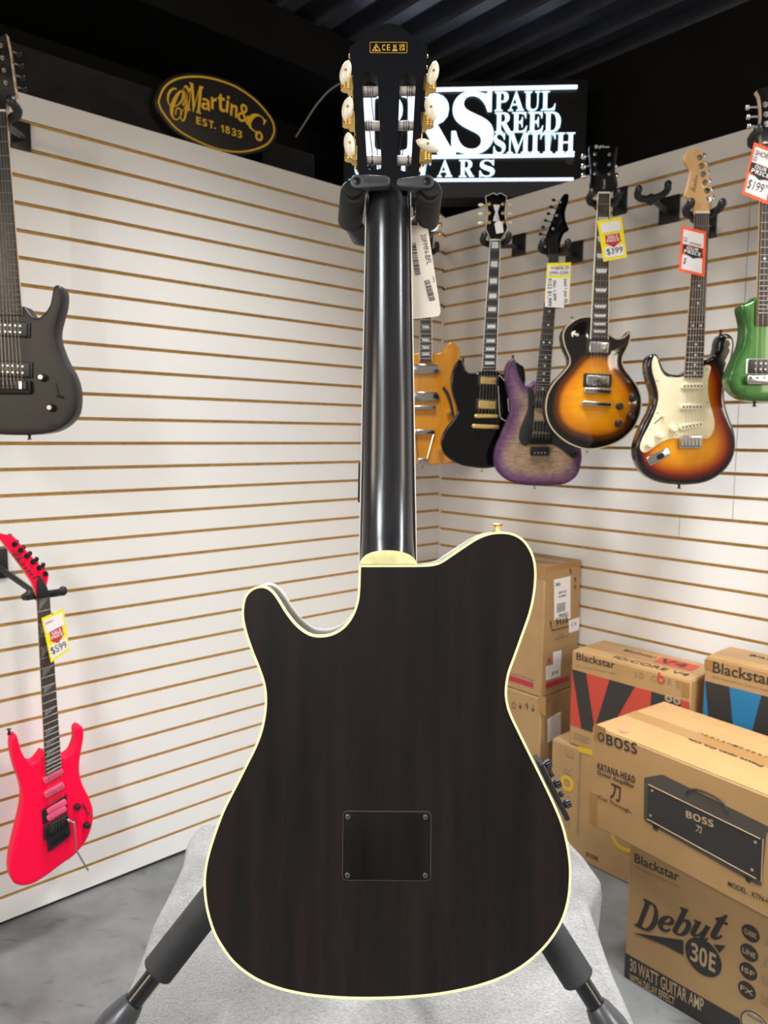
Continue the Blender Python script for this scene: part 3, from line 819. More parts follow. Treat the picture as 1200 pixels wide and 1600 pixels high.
for yy in (577, 620):
    c = fr.L(664.8, yy); w = 0.112; h = 0.036
    pts = [(c[0] - w / 2, c[1]), (c[0] - w * .38, c[1] + h / 2), (c[0] + w * .38, c[1] + h / 2), (c[0] + w / 2, c[1]), (c[0] + w * .38, c[1] - h / 2), (c[0] - w * .38, c[1] - h / 2)]
    pu = MB().prism(pts, -0.020, -0.008, 0.003).build('pickup', M_CHROME, g)
    m = MB()
    for k in range(6): m.cyl((c[0] + (k - 2.5) * 0.0105, -0.0215, c[1]), (c[0] + (k - 2.5) * 0.0105, -0.0195, c[1]), 0.0024, 8)
    m.build('pole_pieces', M_NICKEL, pu)
bar_part(g, 'bridge', fr.L(646.8, 637), fr.L(680.5, 637), 0.013, -0.026, -0.010, M_CHROME)
tp = bar_part(g, 'tailpiece', fr.L(647, 675), fr.L(679, 675), 0.018, -0.024, -0.014, M_CHROME)
for a, b in (((649, 679), (653, 717)), ((677, 679), (667, 717))):
    a, b = fr.L(*a), fr.L(*b); MB().cyl((a[0], -0.018, a[1]), (b[0], -0.014, b[1]), 0.0022, 8).build('tailpiece_rod', M_CHROME, tp)
c = fr.L(660, 721.5); MB().prism(rrect(c[0] - .02, c[0] + .02, c[1] - .014, c[1] + .014, .004), -0.014, -0.002, 0.003).build('tailpiece_hinge', M_CHROME, tp)
for kx, ky in ((701, 643.7), (688, 703), (716, 672), (718, 696)): knob(g, fr.L(kx, ky), 0.0095, -0.009, M_GOLD, 0.02)
hd = [(656, 392, 1), (656, 378), (652, 366), (647, 350), (645, 325, 1), (652, 318), (660, 316), (664.8, 319), (669, 316), (678, 318), (684, 325, 1), (682, 350), (678, 366), (674, 378), (674, 392, 1)]
MB().prism(smooth(fr.LL(hd), 3), -0.010, 0.006, 0.001).build('headstock', M_GLOSSBLK, g)
for i, yy in enumerate((338, 352, 366)):
    tuner(g, fr.L(653.5, yy), fr.L(640, yy - 1), -0.010, 0.002, M_GOLD, M_GOLD); tuner(g, fr.L(675.5, yy), fr.L(688, yy - 1), -0.010, 0.002, M_GOLD, M_GOLD)
strings(g, 6, nL, nR, fr.L(650, 637), fr.L(677, 637), -0.023, -0.028)
strap_pin(g, fr.L(660, 727), (0, -1), 0.02, M_NICKEL)
GUIT['amber'] = (fr, g, (664.8, 388), 0.050)

# --- black double-cut guitar
fr = wall_frame(756, 731.8, 2.66)
g = thing('electric_guitar', 'gloss black double-horned electric guitar with gold hardware and block inlays', 'guitar', fr.M())
left = [(750.6, 579, 1), (745, 583), (735.6, 583.7), (728.5, 578.4), (725.5, 570), (726, 560.6, 1), (721.6, 559.7), (715, 564), (709, 573.8), (705, 588.8), (705, 603.8), (708, 618.8), (713, 633.8), (714, 645), (709, 654), (698, 667.5), (691.6, 678.8), (689, 692), (692.5, 706.9), (703.8, 718), (720.6, 726.6), (737.5, 730)]
axis = lambda y: 763.8 + (y - 578) * (756.0 - 763.8) / (731 - 578)
right = [(2 * axis(y) - x, y + (6 if y < 572 else 0)) + tuple(r) for x, y, *r in left]
out = left + [(756, 731.8)] + right[::-1]
MB().prism(smooth(fr.LL(out), 4), 0.0, 0.036, 0.007, fill=True, steps=4).build('body', M_GLOSSBLK, g, sharp=50)
nL, nR, eL, eR = fr.L(765.6, 376), fr.L(781, 376), fr.L(752.8, 578), fr.L(775, 578)
sc_ = (Vector(fr.L(773.3, 376)) - Vector(fr.L(759.8, 650))).length
board(g, nL, nR, eL, eR, M_EBONY, M_BINDW, sc_, 22, 'block', which=(1, 3, 5, 7, 9, 12, 15, 17, 19, 21), neckm=M_GLOSSBLK)
rt = math.atan2(7.8, 153) * -1
humbucker(g, fr.L(762.6, 595), 0.074, 0.036, rt, 0, M_INK, M_GOLD, M_GOLD)
humbucker(g, fr.L(761, 632.5), 0.080, 0.040, rt, 0, M_INK, M_GOLD, M_GOLD)
bar_part(g, 'bridge', fr.L(740.5, 650), fr.L(777.5, 650.5), 0.013, -0.016, -0.004, M_GOLD)
bar_part(g, 'tailpiece', fr.L(736.6, 665.8), fr.L(778.8, 667.5), 0.014, -0.018, -0.006, M_GOLD)
pg = smooth(fr.LL([(778, 588), (786, 592), (793, 606), (794, 628), (796, 645), (803, 655), (800, 662), (788, 657), (781, 650), (779, 620)]), 4)
pgo = MB().prism(pg, -0.002, 0.001).build('pickguard', M_GLOSSBLK, g); MB().ring(ccw(pg), 0.0014, -0.0026, -0.0015).build('pickguard_edge', M_BINDW, pgo)
for kx, ky in ((800, 668), (812, 680), (793, 690), (806, 702)): knob(g, fr.L(kx, ky), 0.010, 0, M_GOLD, 0.018)
hd = [(764.5, 376, 1), (762, 368), (758, 358), (760.5, 345), (761, 330), (758.5, 316), (757.5, 308, 1), (763, 306), (768, 303.5), (772, 303, 1), (775.5, 305.5), (779, 303, 1), (783, 303.5), (788, 306.5), (791.5, 308.5, 1), (790, 320), (788.5, 334), (790, 348), (792.5, 358), (787, 368), (782, 376, 1)]
hp = smooth(fr.LL(hd), 3)
ho = MB().prism(hp, -0.010, 0.006, 0.001).build('headstock', M_GLOSSBLK, g); MB().ring(ccw(hp), 0.0016, -0.0112, -0.009).build('headstock_binding', M_BINDW, ho)
c = fr.L(775, 333); MB().prism([(c[0] - .012, c[1] + .025), (c[0] + .012, c[1] + .025), (c[0] + .004, c[1]), (c[0] + .012, c[1] - .03), (c[0] - .012, c[1] - .03), (c[0] - .004, c[1])], -0.0112, -0.0095).build('headstock_inlay', M_PEARL, ho)
for i, yy in enumerate((320.5, 334.5, 349)):
    tuner(g, fr.L(763.8, yy), fr.L(752 - i * 0.5, yy - 0.4), -0.010, 0.002, M_IVORY, M_GOLD, (0.022, 0.010, 0.012)); tuner(g, fr.L(785, yy), fr.L(797 + i * 0.5, yy - 0.4), -0.010, 0.002, M_IVORY, M_GOLD, (0.022, 0.010, 0.012))
strings(g, 6, nL, nR, fr.L(744, 650), fr.L(775, 650), -0.012, -0.018)
strap_pin(g, fr.L(754, 731.8), (0, -1), 0.018, M_GOLD)
GUIT['black'] = (fr, g, (773.2, 374), 0.052)

# --- purple burst guitar
fr = wall_frame(843, 759, 2.55)
M_PURPLE = burst_mat('purple_burst_finish', [(0.0, (0.055, 0.014, 0.058)), (0.10, (0.095, 0.032, 0.10)), (0.26, (0.175, 0.085, 0.13)), (0.46, (0.28, 0.185, 0.125)), (1.0, (0.34, 0.235, 0.13))], 0.4, 0.15, 0.34, (1, 1, 3.0), 38.0, 0.16, croug=0.2)
g = thing('electric_guitar', 'purple burst flame-top electric guitar with curved horn and black locking bridge', 'guitar', fr.M())
out = [(836, 594.6, 1), (829, 601), (822.5, 602.5), (815, 594), (811, 584), (807, 571), (805, 561.5), (801.7, 559.8), (796.5, 563), (791.5, 571), (789.8, 582), (791.3, 598), (795, 615), (798.5, 631.7), (797.5, 646), (791, 663), (783, 681.7), (775.6, 698), (772.5, 715), (774.6, 729.6), (783, 742), (797.5, 752.5), (814, 757.3), (835, 759), (860, 758.8), (881, 756.7), (895, 750), (903.8, 740), (908.3, 725), (909.8, 711), (906, 696), (898, 680), (889, 664), (883, 648), (884, 630), (890, 612), (896, 594), (897, 584), (891, 590), (881, 604), (870, 611), (861, 606), (857, 597, 1)]
MB().prism(smooth(fr.LL(out), 4), 0.0, 0.040, 0.006, fill=True, steps=3).build('body', M_PURPLE, g, sharp=50)
pgo = [(823.5, 607), (828, 605.5), (834, 611), (835, 622), (834, 650), (832, 672), (828, 690), (823.5, 696), (816, 694.5), (811, 686), (811.5, 673), (818, 656), (824, 640), (825, 622)]
MB().prism(smooth(fr.LL(pgo), 4), -0.002, 0.001, 0.0006).build('pickguard', mat('matte_black_plate', (0.016, 0.016, 0.017), 0.5), g)
pg2 = [(858, 612), (868, 622), (874, 650), (878, 680), (900, 703), (905, 708), (902, 714), (896, 716), (888, 711), (876, 701), (864, 695), (857, 690), (856, 650)]
MB().prism(smooth(fr.LL(pg2), 4), -0.002, 0.001, 0.0006).build('pickguard', MATS['matte_black_plate'], g)
nL, nR, eL, eR = fr.L(857.5, 398), fr.L(872.5, 397.5), fr.L(835, 621), fr.L(857, 622.5)
sc_ = (Vector(fr.L(865, 398)) - Vector(fr.L(843, 679))).length
board(g, nL, nR, eL, eR, M_EBONY, None, sc_, 24, 'dot', which=(3, 5, 7, 9, 12, 15, 17, 19, 21, 24), neckm=M_MAPLE, wire=0.0014, nut=M_BLKMETAL)
rt = -0.075
humbucker(g, fr.L(845, 632), 0.058, 0.024, rt, 0, M_BLK, M_BLK, M_CHROME, rows=(0.2, -0.2), ringpad=0.003)
humbucker(g, fr.L(843.5, 666), 0.066, 0.036, rt, 0, M_BLK, M_BLK, M_CHROME, rows=(0.25, -0.25), ringpad=0.003)
bp = bar_part(g, 'bridge', fr.L(825, 686), fr.L(861.5, 686.5), 0.034, -0.012, -0.001, M_BLKMETAL)
for k in range(6):
    c = fr.L(829.5 + k * 5.3, 684); MB().box((c[0], -0.016, c[1]), (0.0085, 0.010, 0.026)).build('saddle', M_BLKMETAL, bp, bevel=0.001)
bar_part(bp, 'bridge_plate', fr.L(827.5, 705), fr.L(857.5, 705), 0.030, -0.013, -0.002, M_BLK)
for k in range(4):
    c = fr.L(834 + k * 5.2, 707.5); MB().cyl((c[0], -0.018, c[1]), (c[0], -0.012, c[1]), 0.0028, 10).build('fine_tuner', M_CHROME, bp)
c = fr.L(842, 718); MB().box((c[0], -0.001, c[1]), (0.062, 0.004, 0.004)).build('plate_edge', M_NICKEL, g)
knob(g, fr.L(895.5, 709), 0.009, -0.002, M_BLKMETAL)
hd = [(857, 398, 1), (855, 388), (850, 378), (852, 372), (857, 358), (863, 343), (868, 330), (873, 316), (879, 306), (884, 303.8), (887.5, 306), (887, 316), (883, 328), (882, 340), (885, 352), (888, 360), (881, 365), (876, 376), (874, 388), (873, 397.5, 1)]
MB().prism(smooth(fr.LL(hd), 3), -0.008, 0.006, 0.001).build('headstock', M_GLOSSBLK, g)
for i in range(6):
    px, py = 864 + 0 - i * 0 + (874 - 864) * (1 - i / 5) - 5 * (i / 5), 317 + i * 10.4
    pb = (865 - i * 4.05, 312.5 + i * 10.6)
    tuner(g, fr.L(px + 1, py), fr.L(*pb), -0.008, 0.001, M_BLKMETAL, M_BLKMETAL if i % 2 else M_CHROME, (0.014, 0.010, 0.010), 0.003)
strings(g, 6, nL, nR, fr.L(828.5, 684), fr.L(857.5, 684.5), -0.012, -0.021)
strap_pin(g, fr.L(837, 759), (0, -1), 0.02, M_NICKEL); strap_pin(g, fr.L(802.5, 560), (0.1, 1), 0.02, M_BLKMETAL)
GUIT['purple'] = (fr, g, (864, 385), 0.050)

# --- sunburst single-cut guitar
fr = wall_frame(921, 702, 2.37)
M_TOBACCO = burst_mat('amber_sunburst_finish', [(0.0, (0.004, 0.003, 0.003)), (0.24, (0.006, 0.0035, 0.002)), (0.42, (0.13, 0.030, 0.002)), (0.55, (0.60, 0.185, 0.003)), (1.0, (0.88, 0.36, 0.007))], 0.12, 0.6, 0.10, (1, 1, 14), 9.0)
g = thing('electric_guitar', 'single-cutaway electric guitar, amber sunburst with black rim and cream binding', 'guitar', fr.M())
out = [(950, 519.7, 1), (955.5, 525), (964.5, 528.7), (973.5, 527), (979.5, 522), (984, 517, 1), (986, 525), (984, 535.5), (979.5, 546), (974, 556.5), (972.7, 565.5), (976.5, 576), (985.5, 588), (996, 603), (1002, 619.5), (1002.7, 634.5), (999, 651), (991.5, 667.5), (979.5, 681), (964.5, 691.5), (948, 698), (930, 702), (913, 701.7), (895, 696), (879.5, 687), (866, 675), (856.5, 660), (852.5, 643.5), (853, 627), (857, 612), (866, 597), (877, 585), (887, 573), (890, 565.5), (888.5, 556.5), (883.2, 544.5), (879.7, 531), (880.2, 519), (886.5, 508.5), (898, 499.5), (909.5, 495), (921.7, 494, 1)]
ol = smooth(fr.LL(out), 4)
MB().prism(ol, 0.0, 0.050, 0.003, fill=True, mi=0, mi_side=1, bulge=lambda d: 0.012 * (1 - math.exp(-(d / 0.05) ** 2)), spacing=0.009, zone=smooth(fr.LL([(918, 556), (948, 556), (965, 580), (983, 605), (989, 630), (982, 657), (964, 677), (930, 684), (894, 676), (875, 659), (869, 637), (875, 608), (894, 582)]), 3)).build('body', [M_TOBACCO, M_GLOSSBLK], g, sharp=50)
MB().ring(ol, 0.0035, -0.0006, 0.007).build('body_binding', mat('yellowed_binding', (0.50, 0.40, 0.26), 0.4), g)
nL, nR, eL, eR = fr.L(932.3, 304), fr.L(950.7, 304), fr.L(920.5, 530.5), fr.L(948, 531)
sc_ = (Vector(fr.L(941.5, 304)) - Vector(fr.L(931, 611))).length
board(g, nL, nR, eL, eR, RW, M_CREAM2, sc_, 22, 'trap', y=-0.016, neckm=M_GLOSSBLK)
rt = -0.030
humbucker(g, fr.L(933.5, 543.8), 0.078, 0.045, rt, -0.009, M_INK, M_CHROME, M_NICKEL)
humbucker(g, fr.L(931.5, 595), 0.088, 0.042, rt, -0.011, M_INK, M_CHROME, M_NICKEL, rows=(-0.3,))
bar_part(g, 'bridge', fr.L(909.7, 610.5), fr.L(951.7, 612), 0.016, -0.028, -0.012, M_CHROME)
bar_part(g, 'tailpiece', fr.L(906, 630), fr.L(951.7, 633.5), 0.013, -0.028, -0.014, M_CHROME)
for kx, ky in ((987, 622.5), (965.7, 635), (983.5, 651), (964.5, 662)): knob(g, fr.L(kx, ky), 0.0115, -0.008, M_BLK, 0.018, cap=M_NICKEL)
sw = MB().prism(ellipse(*fr.L(897.7, 522.7), 0.011, 0.011, 24), -0.004, 0.001, 0.001).build('selector_switch', M_CREAM2, g)
c = fr.L(897.7, 522.7); MB().tube([(c[0], -0.004, c[1]), (c[0] + .004, -0.022, c[1] - .004)], [0.003, 0.005], 10).build('switch_tip', M_IVORY, sw)
hd = [(931.5, 304, 1), (928, 301), (921.5, 297), (921, 286), (922, 270), (920.5, 252), (919, 236), (921, 230), (930, 232), (936, 231), (941, 228), (947, 231), (953, 232), (962, 231), (963, 237), (961, 252), (959, 270), (962, 284), (963, 292), (960, 298), (953, 302), (951, 304, 1)]
hp = smooth(fr.LL(hd), 3); ho = MB().prism(hp, -0.014, 0.002, 0.001).build('headstock', M_GLOSSBLK, g)
c = fr.L(938.5, 232.5); text(ho, '\U0001D4D4\U0001D4F9\U0001D4F2\U0001D4F9\U0001D4F1\U0001D4F8\U0001D4F7\U0001D4EE', c[0], c[1], 0.046, 0.013, -0.0142, M_PEARL)
c = fr.L(941.5, 290); MB().prism(rrect(c[0] - .009, c[0] + .009, c[1] - .02, c[1] + .014, .006), -0.0155, -0.0135).build('truss_cover', M_BLK, ho)
text(ho, 'Custom', c[0], c[1], 0.026, 0.005, -0.0156, M_PEARL, rot=PI / 2)
for i, yy in enumerate((243.5, 259, 274)):
    tuner(g, fr.L(927.5, yy), fr.L(911.5, yy + 1.5), -0.014, -0.004, M_CHROME, M_CHROME, (0.020, 0.012, 0.020)); tuner(g, fr.L(950, yy + .5), fr.L(958.5 + 1.5 * i, yy + 1), -0.014, -0.004, M_CHROME, M_CHROME, (0.018, 0.012, 0.018))
strings(g, 6, nL, nR, fr.L(914, 611), fr.L(948, 611), -0.019, -0.029)
strap_pin(g, fr.L(921, 701.8), (0, -1), 0.025, M_CHROME); strap_pin(g, fr.L(899, 498.5), (-0.5, 1), 0.025, M_CHROME)
GUIT['sunburst'] = (fr, g, (941.2, 309), 0.050)

# --- three-tone sunburst guitar with cream pickguard
fr = wall_frame(1055, 757, 2.10)
M_3TONE = burst_mat('three_tone_sunburst_finish', [(0.0, (0.004, 0.003, 0.003)), (0.22, (0.006, 0.003, 0.003)), (0.36, (0.12, 0.006, 0.002)), (0.50, (0.36, 0.06, 0.002)), (0.72, (0.62, 0.22, 0.004)), (1.0, (0.70, 0.28, 0.007))], 0.12, 0.6, 0.08, (4, 1, 1), 12.0)
g = thing('electric_guitar', 'red-brown sunburst electric guitar with cream pickguard and maple headstock', 'guitar', fr.M())
out = [(1067, 585, 1), (1058, 585.5), (1046, 583.5), (1038, 577), (1033, 566), (1029, 556), (1024, 552.5), (1017, 555), (1012, 564), (1011.5, 577), (1015, 593.5), (1020, 610), (1021.5, 624.7), (1017.5, 641), (1007.5, 661), (999, 679.7), (994, 698), (995, 716), (1002, 732.8), (1014, 745.7), (1032, 754), (1052, 757), (1075, 757.6), (1099, 754.8), (1119, 746.6), (1135.8, 732.8), (1146.8, 714.5), (1150.5, 694), (1147.8, 672), (1141, 654), (1135.8, 637.5), (1133, 619), (1135, 599), (1139.5, 578.8), (1145, 558.7), (1148, 540), (1146, 527.5), (1137.7, 521), (1128.5, 523), (1123, 533), (1121, 545.8), (1115.7, 556), (1106.5, 561.4), (1098, 562, 1)]
MB().prism(smooth(fr.LL(out), 4), 0.0, 0.043, 0.008, fill=True, steps=4, mi=0, spacing=0.009, zone=smooth(fr.LL([(1104, 574), (1115, 582), (1120, 600), (1122, 625), (1127, 650), (1135, 675), (1137, 698), (1130, 718), (1112, 734), (1085, 742), (1055, 742), (1031, 736), (1012, 724), (1004, 711), (1012, 690), (1030, 640), (1032, 602), (1045, 588)]), 3)).build('body', M_3TONE, g, sharp=50)
pg = [(1053, 590), (1040.5, 588), (1032, 578.8), (1027.7, 564), (1025, 557.5), (1021.5, 558), (1018.5, 567.8), (1019.5, 582), (1024, 597), (1028, 613.7), (1028, 628), (1023, 644.8), (1014, 665), (1003.8, 685), (999.8, 698), (1002, 705), (1009, 707), (1020, 699.8), (1033, 690.7), (1046, 686), (1057, 685), (1076, 686.5), (1095.5, 685), (1106.5, 684), (1113.8, 674), (1116, 661), (1113, 644.8), (1108, 626.5), (1105.6, 610), (1106.5, 591.7), (1110, 577), (1109, 571.5), (1102.8, 570.6), (1096.5, 574, 1), (1096, 591, 1), (1069, 589, 1)]
pgd = MB().prism(smooth(fr.LL(pg), 4), -0.0025, 0.001, 0.0008).build('pickguard', M_CREAMPL, g)
for sx, sy in ((1028, 562), (1026.5, 595), (1027, 645), (1015, 671), (1103.5, 577), (1112, 657), (1105, 629), (1101, 682), (1056, 680)):
    c = fr.L(sx, sy); MB().cyl((c[0], -0.0032, c[1]), (c[0], -0.002, c[1]), 0.0022, 8).build('screw', M_NICKEL, pgd)
nL, nR, eL, eR = fr.L(1085, 334), fr.L(1106, 334), fr.L(1068.5, 590), fr.L(1096.5, 590)
sc_ = (Vector(fr.L(1095.5, 334)) - Vector(fr.L(1078, 690))).length
board(g, nL, nR, eL, eR, RW, None, sc_, 21, 'dot', y=-0.010, neckm=M_MAPLE)
for (xa, ya), (xb, yb) in (((1063.4, 603.5), (1098, 603.5)), ((1061.5, 635.8), (1096.5, 635.8)), ((1060.5, 668.3), (1097, 662.2))):
    a, b = fr.L(xa, ya), fr.L(xb, yb)
    pu = bar_part(g, 'pickup', a, b, 0.017, -0.010, -0.002, M_CREAM2, 0.0025); m = MB()
    for k in range(6):
        t = 0.12 + k * 0.152; m.cyl((a[0] + (b[0] - a[0]) * t, -0.0112, a[1] + (b[1] - a[1]) * t), (a[0] + (b[0] - a[0]) * t, -0.0095, a[1] + (b[1] - a[1]) * t), 0.0024, 8)
    m.build('pole_pieces', M_BLKMETAL, pu)
a, b = fr.L(1059.8, 690.5), fr.L(1094.6, 690.5)
br = bar_part(g, 'bridge', a, b, 0.036, -0.010, -0.001, M_CHROME)
for k in range(6):
    c = fr.L(1063 + k * 5.6, 689.5); MB().box((c[0], -0.0125, c[1]), (0.0088, 0.007, 0.024)).build('saddle', M_NICKEL, br, bevel=0.001)
a, b = fr.L(1012, 722.5), fr.L(1045, 704.5)
jk = bar_part(g, 'jack_plate', a, b, 0.026, -0.004, 0.001, M_CHROME, 0.002)
c = fr.L(1031, 713); MB().prism(ellipse(c[0], c[1], 0.012, 0.008, 20, 0.5), -0.0045, -0.0035).build('jack_socket', M_BLKMETAL, jk)
for kx, ky in ((1050.6, 669.6), (1029.9, 679.7), (1013.9, 694)): knob(g, fr.L(kx, ky), 0.0105, -0.0025, M_CREAM2, 0.016)
a, b = fr.L(1021.5, 662), fr.L(1037, 649); sw = bar_part(g, 'selector_switch', a, b, 0.0025, -0.0032, -0.001, M_INK, 0)
c = fr.L(1034.5, 651.5); MB().tube([(c[0], -0.002, c[1]), (c[0] + .004, -0.016, c[1] + .003)], [0.0018, 0.0035], 8).build('switch_tip', M_CREAM2, sw)
hd = [(1085, 334, 1), (1083.5, 325), (1077.5, 315.5), (1069.6, 305.5), (1072.5, 294.5), (1076.5, 278.8), (1078.3, 268), (1075, 261), (1069.6, 254), (1068.8, 243.8), (1074, 235.5), (1084.5, 232.3), (1094, 236), (1098, 245), (1101, 256), (1105.5, 274), (1109, 294.5), (1112.3, 313), (1110, 325), (1106.5, 334, 1)]
ho = MB().prism(smooth(fr.LL(hd), 4), -0.006, 0.009, 0.0015).build('headstock', M_MAPLE, g)
c = fr.L(1083, 288); text(ho, '\U0001D4D5\U0001D4EE\U0001D4F7\U0001D4ED\U0001D4EE\U0001D4FB', c[0], c[1], 0.045, 0.014, -0.0062, mat('faded_logo_ink', (0.22, 0.12, 0.05), 0.5), rot=1.45)
for i in range(6):
    t = i / 5; tuner(g, fr.L(1091.5 + t * 14.5, 247.5 + t * 64.5), fr.L(1101 + t * 13.5, 242.5 + t * 66), -0.006, 0.006, M_CHROME, M_CHROME, (0.014, 0.010, 0.016), 0.0045)
strings(g, 6, nL, nR, fr.L(1063, 690), fr.L(1092, 690), -0.013, -0.018)
strap_pin(g, fr.L(1065.5, 757.5), (0, -1), 0.02, M_BLKMETAL); strap_pin(g, fr.L(1131, 521.5), (0, 1), 0.02, M_BLKMETAL)
GUIT['strat'] = (fr, g, (1095.5, 326), 0.052)

# --- green short-scale guitar
fr = wall_frame(1196, 627, 1.90)
g = thing('electric_guitar', 'small metallic green electric guitar at the right edge of the wall', 'guitar', fr.M())
left = [(1181.5, 463.5, 1), (1177, 468), (1170, 472), (1163, 474.5), (1159, 479), (1159, 486), (1161.7, 497), (1163.8, 512.5), (1162.5, 528), (1158.6, 543.8), (1151.6, 559), (1143.8, 575), (1139.3, 589), (1139.8, 600), (1145, 611), (1156, 620), (1170, 625.8), (1184, 627.5)]
ax = lambda y: 1199.5 - (y - 400) * 3.5 / 227
right = [(2 * ax(y) - x, y) + tuple(r) for x, y, *r in left]
ol = smooth(fr.LL(left + right[::-1]), 4)
MB().prism(ol, 0.0, 0.040, 0.009, fill=True, steps=5, mi=0).build('body', M_GREEN, g, sharp=50)
nL, nR, eL, eR = fr.L(1188.8, 226), fr.L(1213.5, 226), fr.L(1181, 509), fr.L(1214, 509)
sc_ = (Vector(fr.L(1200, 226)) - Vector(fr.L(1197.5, 590))).length
board(g, nL, nR, eL, eR, M_ROSE, None, sc_, 22, 'dot', y=-0.010, neckm=M_MAPLE, wire=0.0014)
humbucker(g, fr.L(1197, 573), 0.104, 0.038, 0, 0, M_BINDW, M_BLK, M_NICKEL, rows=(0.2, -0.2), ringpad=0.001)
b_ = bar_part(g, 'bridge', fr.L(1163.5, 594), fr.L(1231, 594), 0.022, -0.016, -0.002, M_CHROME)
for k in range(6):
    c = fr.L(1171 + k * 10.4, 590.5); MB().cyl((c[0], -0.021, c[1]), (c[0], -0.014, c[1]), 0.0045, 10).build('saddle', M_CHROME, b_)
hd = [(1188.5, 226, 1), (1187, 212), (1185.5, 200), (1187.5, 188), (1187.5, 170), (1185, 152), (1181, 143), (1199, 138), (1219, 143), (1215, 152), (1213, 170), (1213, 188), (1216, 200), (1215, 212), (1213.5, 226, 1)]
ho = MB().prism(smooth(fr.LL(hd), 3), -0.006, 0.009, 0, mi=0, mi_side=1).build('headstock', [M_GLOSSBLK, M_PALEWOOD], g)
for i, yy in enumerate((165.5, 180.5, 195.5)):
    tuner(g, fr.L(1193.5 + i, yy), fr.L(1170 + i * 1.2, yy + 0.5), -0.006, 0.006, M_CHROME, M_CHROME, (0.012, 0.012, 0.014), 0.004); tuner(g, fr.L(1208 - i, yy), fr.L(1230, yy), -0.006, 0.006, M_CHROME, M_CHROME, (0.012, 0.012, 0.014), 0.004)
strings(g, 6, nL, nR, fr.L(1171, 590), fr.L(1223, 590), -0.013, -0.020)
strap_pin(g, fr.L(1185, 627.5), (0, -1), 0.02, M_BLKMETAL)
GUIT['green'] = (fr, g, (1201, 215), 0.052)

# --- matte charcoal guitar at the left edge
fr = wall_frame(28, 680, 1.86)
g = thing('electric_guitar', 'matte charcoal eight-string electric guitar at the left edge of the wall', 'guitar', fr.M())
right = [(38, 479, 1), (47.8, 491.9), (54, 496.6), (62, 494.7), (71, 486), (77.5, 475), (80.5, 460), (82.5, 450.6), (86, 445.5), (91, 445.5), (95.5, 451), (97.5, 462), (96, 478.8), (91, 497.5), (87, 514), (87, 529), (92, 546), (100, 565), (110.5, 583.8), (117, 602.5), (119, 621), (117, 642), (110.5, 655), (99, 666), (81.5, 674.7), (56, 678.8)]
ax = lambda y: 13.5 + (y - 491) * 14 / 189
out = right + [(28, 680)] + [(2 * ax(y) - x, y - (12 if y < 500 else 0)) + tuple(r) for x, y, *r in right][::-1]
MB().prism(smooth(fr.LL(out), 4), 0.0, 0.042, 0.006, fill=True, steps=4).build('body', M_SATBLK, g, sharp=50)
nL, nR, eL, eR = fr.L(-22, 176), fr.L(11.2, 176), fr.L(-9, 493), fr.L(35.8, 493)
sc_ = (Vector(fr.L(-5.4, 176)) - Vector(fr.L(20, 600))).length
board(g, nL, nR, eL, eR, M_EBONY, None, sc_, 24, None, y=-0.010, neckm=M_MAPLE, wire=0.0013)
fb = [o for o in g.children if o.name.startswith('fingerboard')][0]
humbucker(g, fr.L(15, 514), 0.104, 0.040, -0.045, 0, M_BLK, M_BLK, M_NICKEL, rows=(0.22, -0.22), ringpad=0.002)
humbucker(g, fr.L(19, 577), 0.104, 0.040, -0.045, 0, M_BLK, M_BLK, M_NICKEL, rows=(0.22, -0.22), ringpad=0.002)
b_ = bar_part(g, 'bridge', fr.L(-8, 605), fr.L(50.5, 605), 0.034, -0.010, -0.001, M_BLKMETAL)
for k in range(8):
    c = fr.L(-3 + k * 6.6, 602.5); MB().box((c[0], -0.013, c[1]), (0.009, 0.007, 0.02)).build('saddle', M_NICKEL if k == 6 else M_BLKMETAL, b_, bevel=0.001)
knob(g, fr.L(67, 589.8), 0.010, 0, M_BLK, 0.014, cap=M_NICKEL); knob(g, fr.L(80.6, 637), 0.010, 0, M_BLK, 0.014, cap=M_NICKEL)
sw = bar_part(g, 'selector_switch', fr.L(87, 598.5), fr.L(92.5, 620), 0.003, -0.002, 0.001, M_INK, 0); c = fr.L(92, 618.5); MB().tube([(c[0], 0, c[1]), (c[0] + .003, -0.014, c[1] - .002)], [0.002, 0.004], 8).build('switch_tip', M_BLK, sw)
hd = [(-22, 176, 1), (-24, 160), (-34, 148), (-30, 120), (-22, 90), (-8, 66), (10.5, 54, 1), (16, 82), (20, 110), (24, 138), (26.5, 150, 1), (18, 155), (11.5, 163), (11.2, 176, 1)]
ho = MB().prism(smooth(fr.LL(hd), 3), -0.004, 0.010, 0, mi=0, mi_side=1).build('headstock', [M_GLOSSBLK, M_PALEWOOD], g)
for i in range(4):
    t = i / 3; tuner(g, fr.L(3.5 + t * 7.5, 73 + t * 58), fr.L(28 + t * 8, 82 + t * 55), -0.004, 0.006, M_BLKMETAL, M_NICKEL, (0.014, 0.012, 0.014), 0.003)
    tuner(g, fr.L(-12 + t * -8, 90 + t * 45), fr.L(-34 - t * 6, 92 + t * 45), -0.004, 0.006, M_BLKMETAL, M_NICKEL, (0.014, 0.012, 0.014), 0.003)
strings(g, 8, nL, nR, fr.L(-3, 602), fr.L(43, 602), -0.013, -0.019, f=0.44, r=(0.0009, 0.0004))
strap_pin(g, fr.L(40, 679.5), (0, -1), 0.02, M_BLKMETAL)
GUIT['left'] = (fr, g, (-5, 170), 0.070)

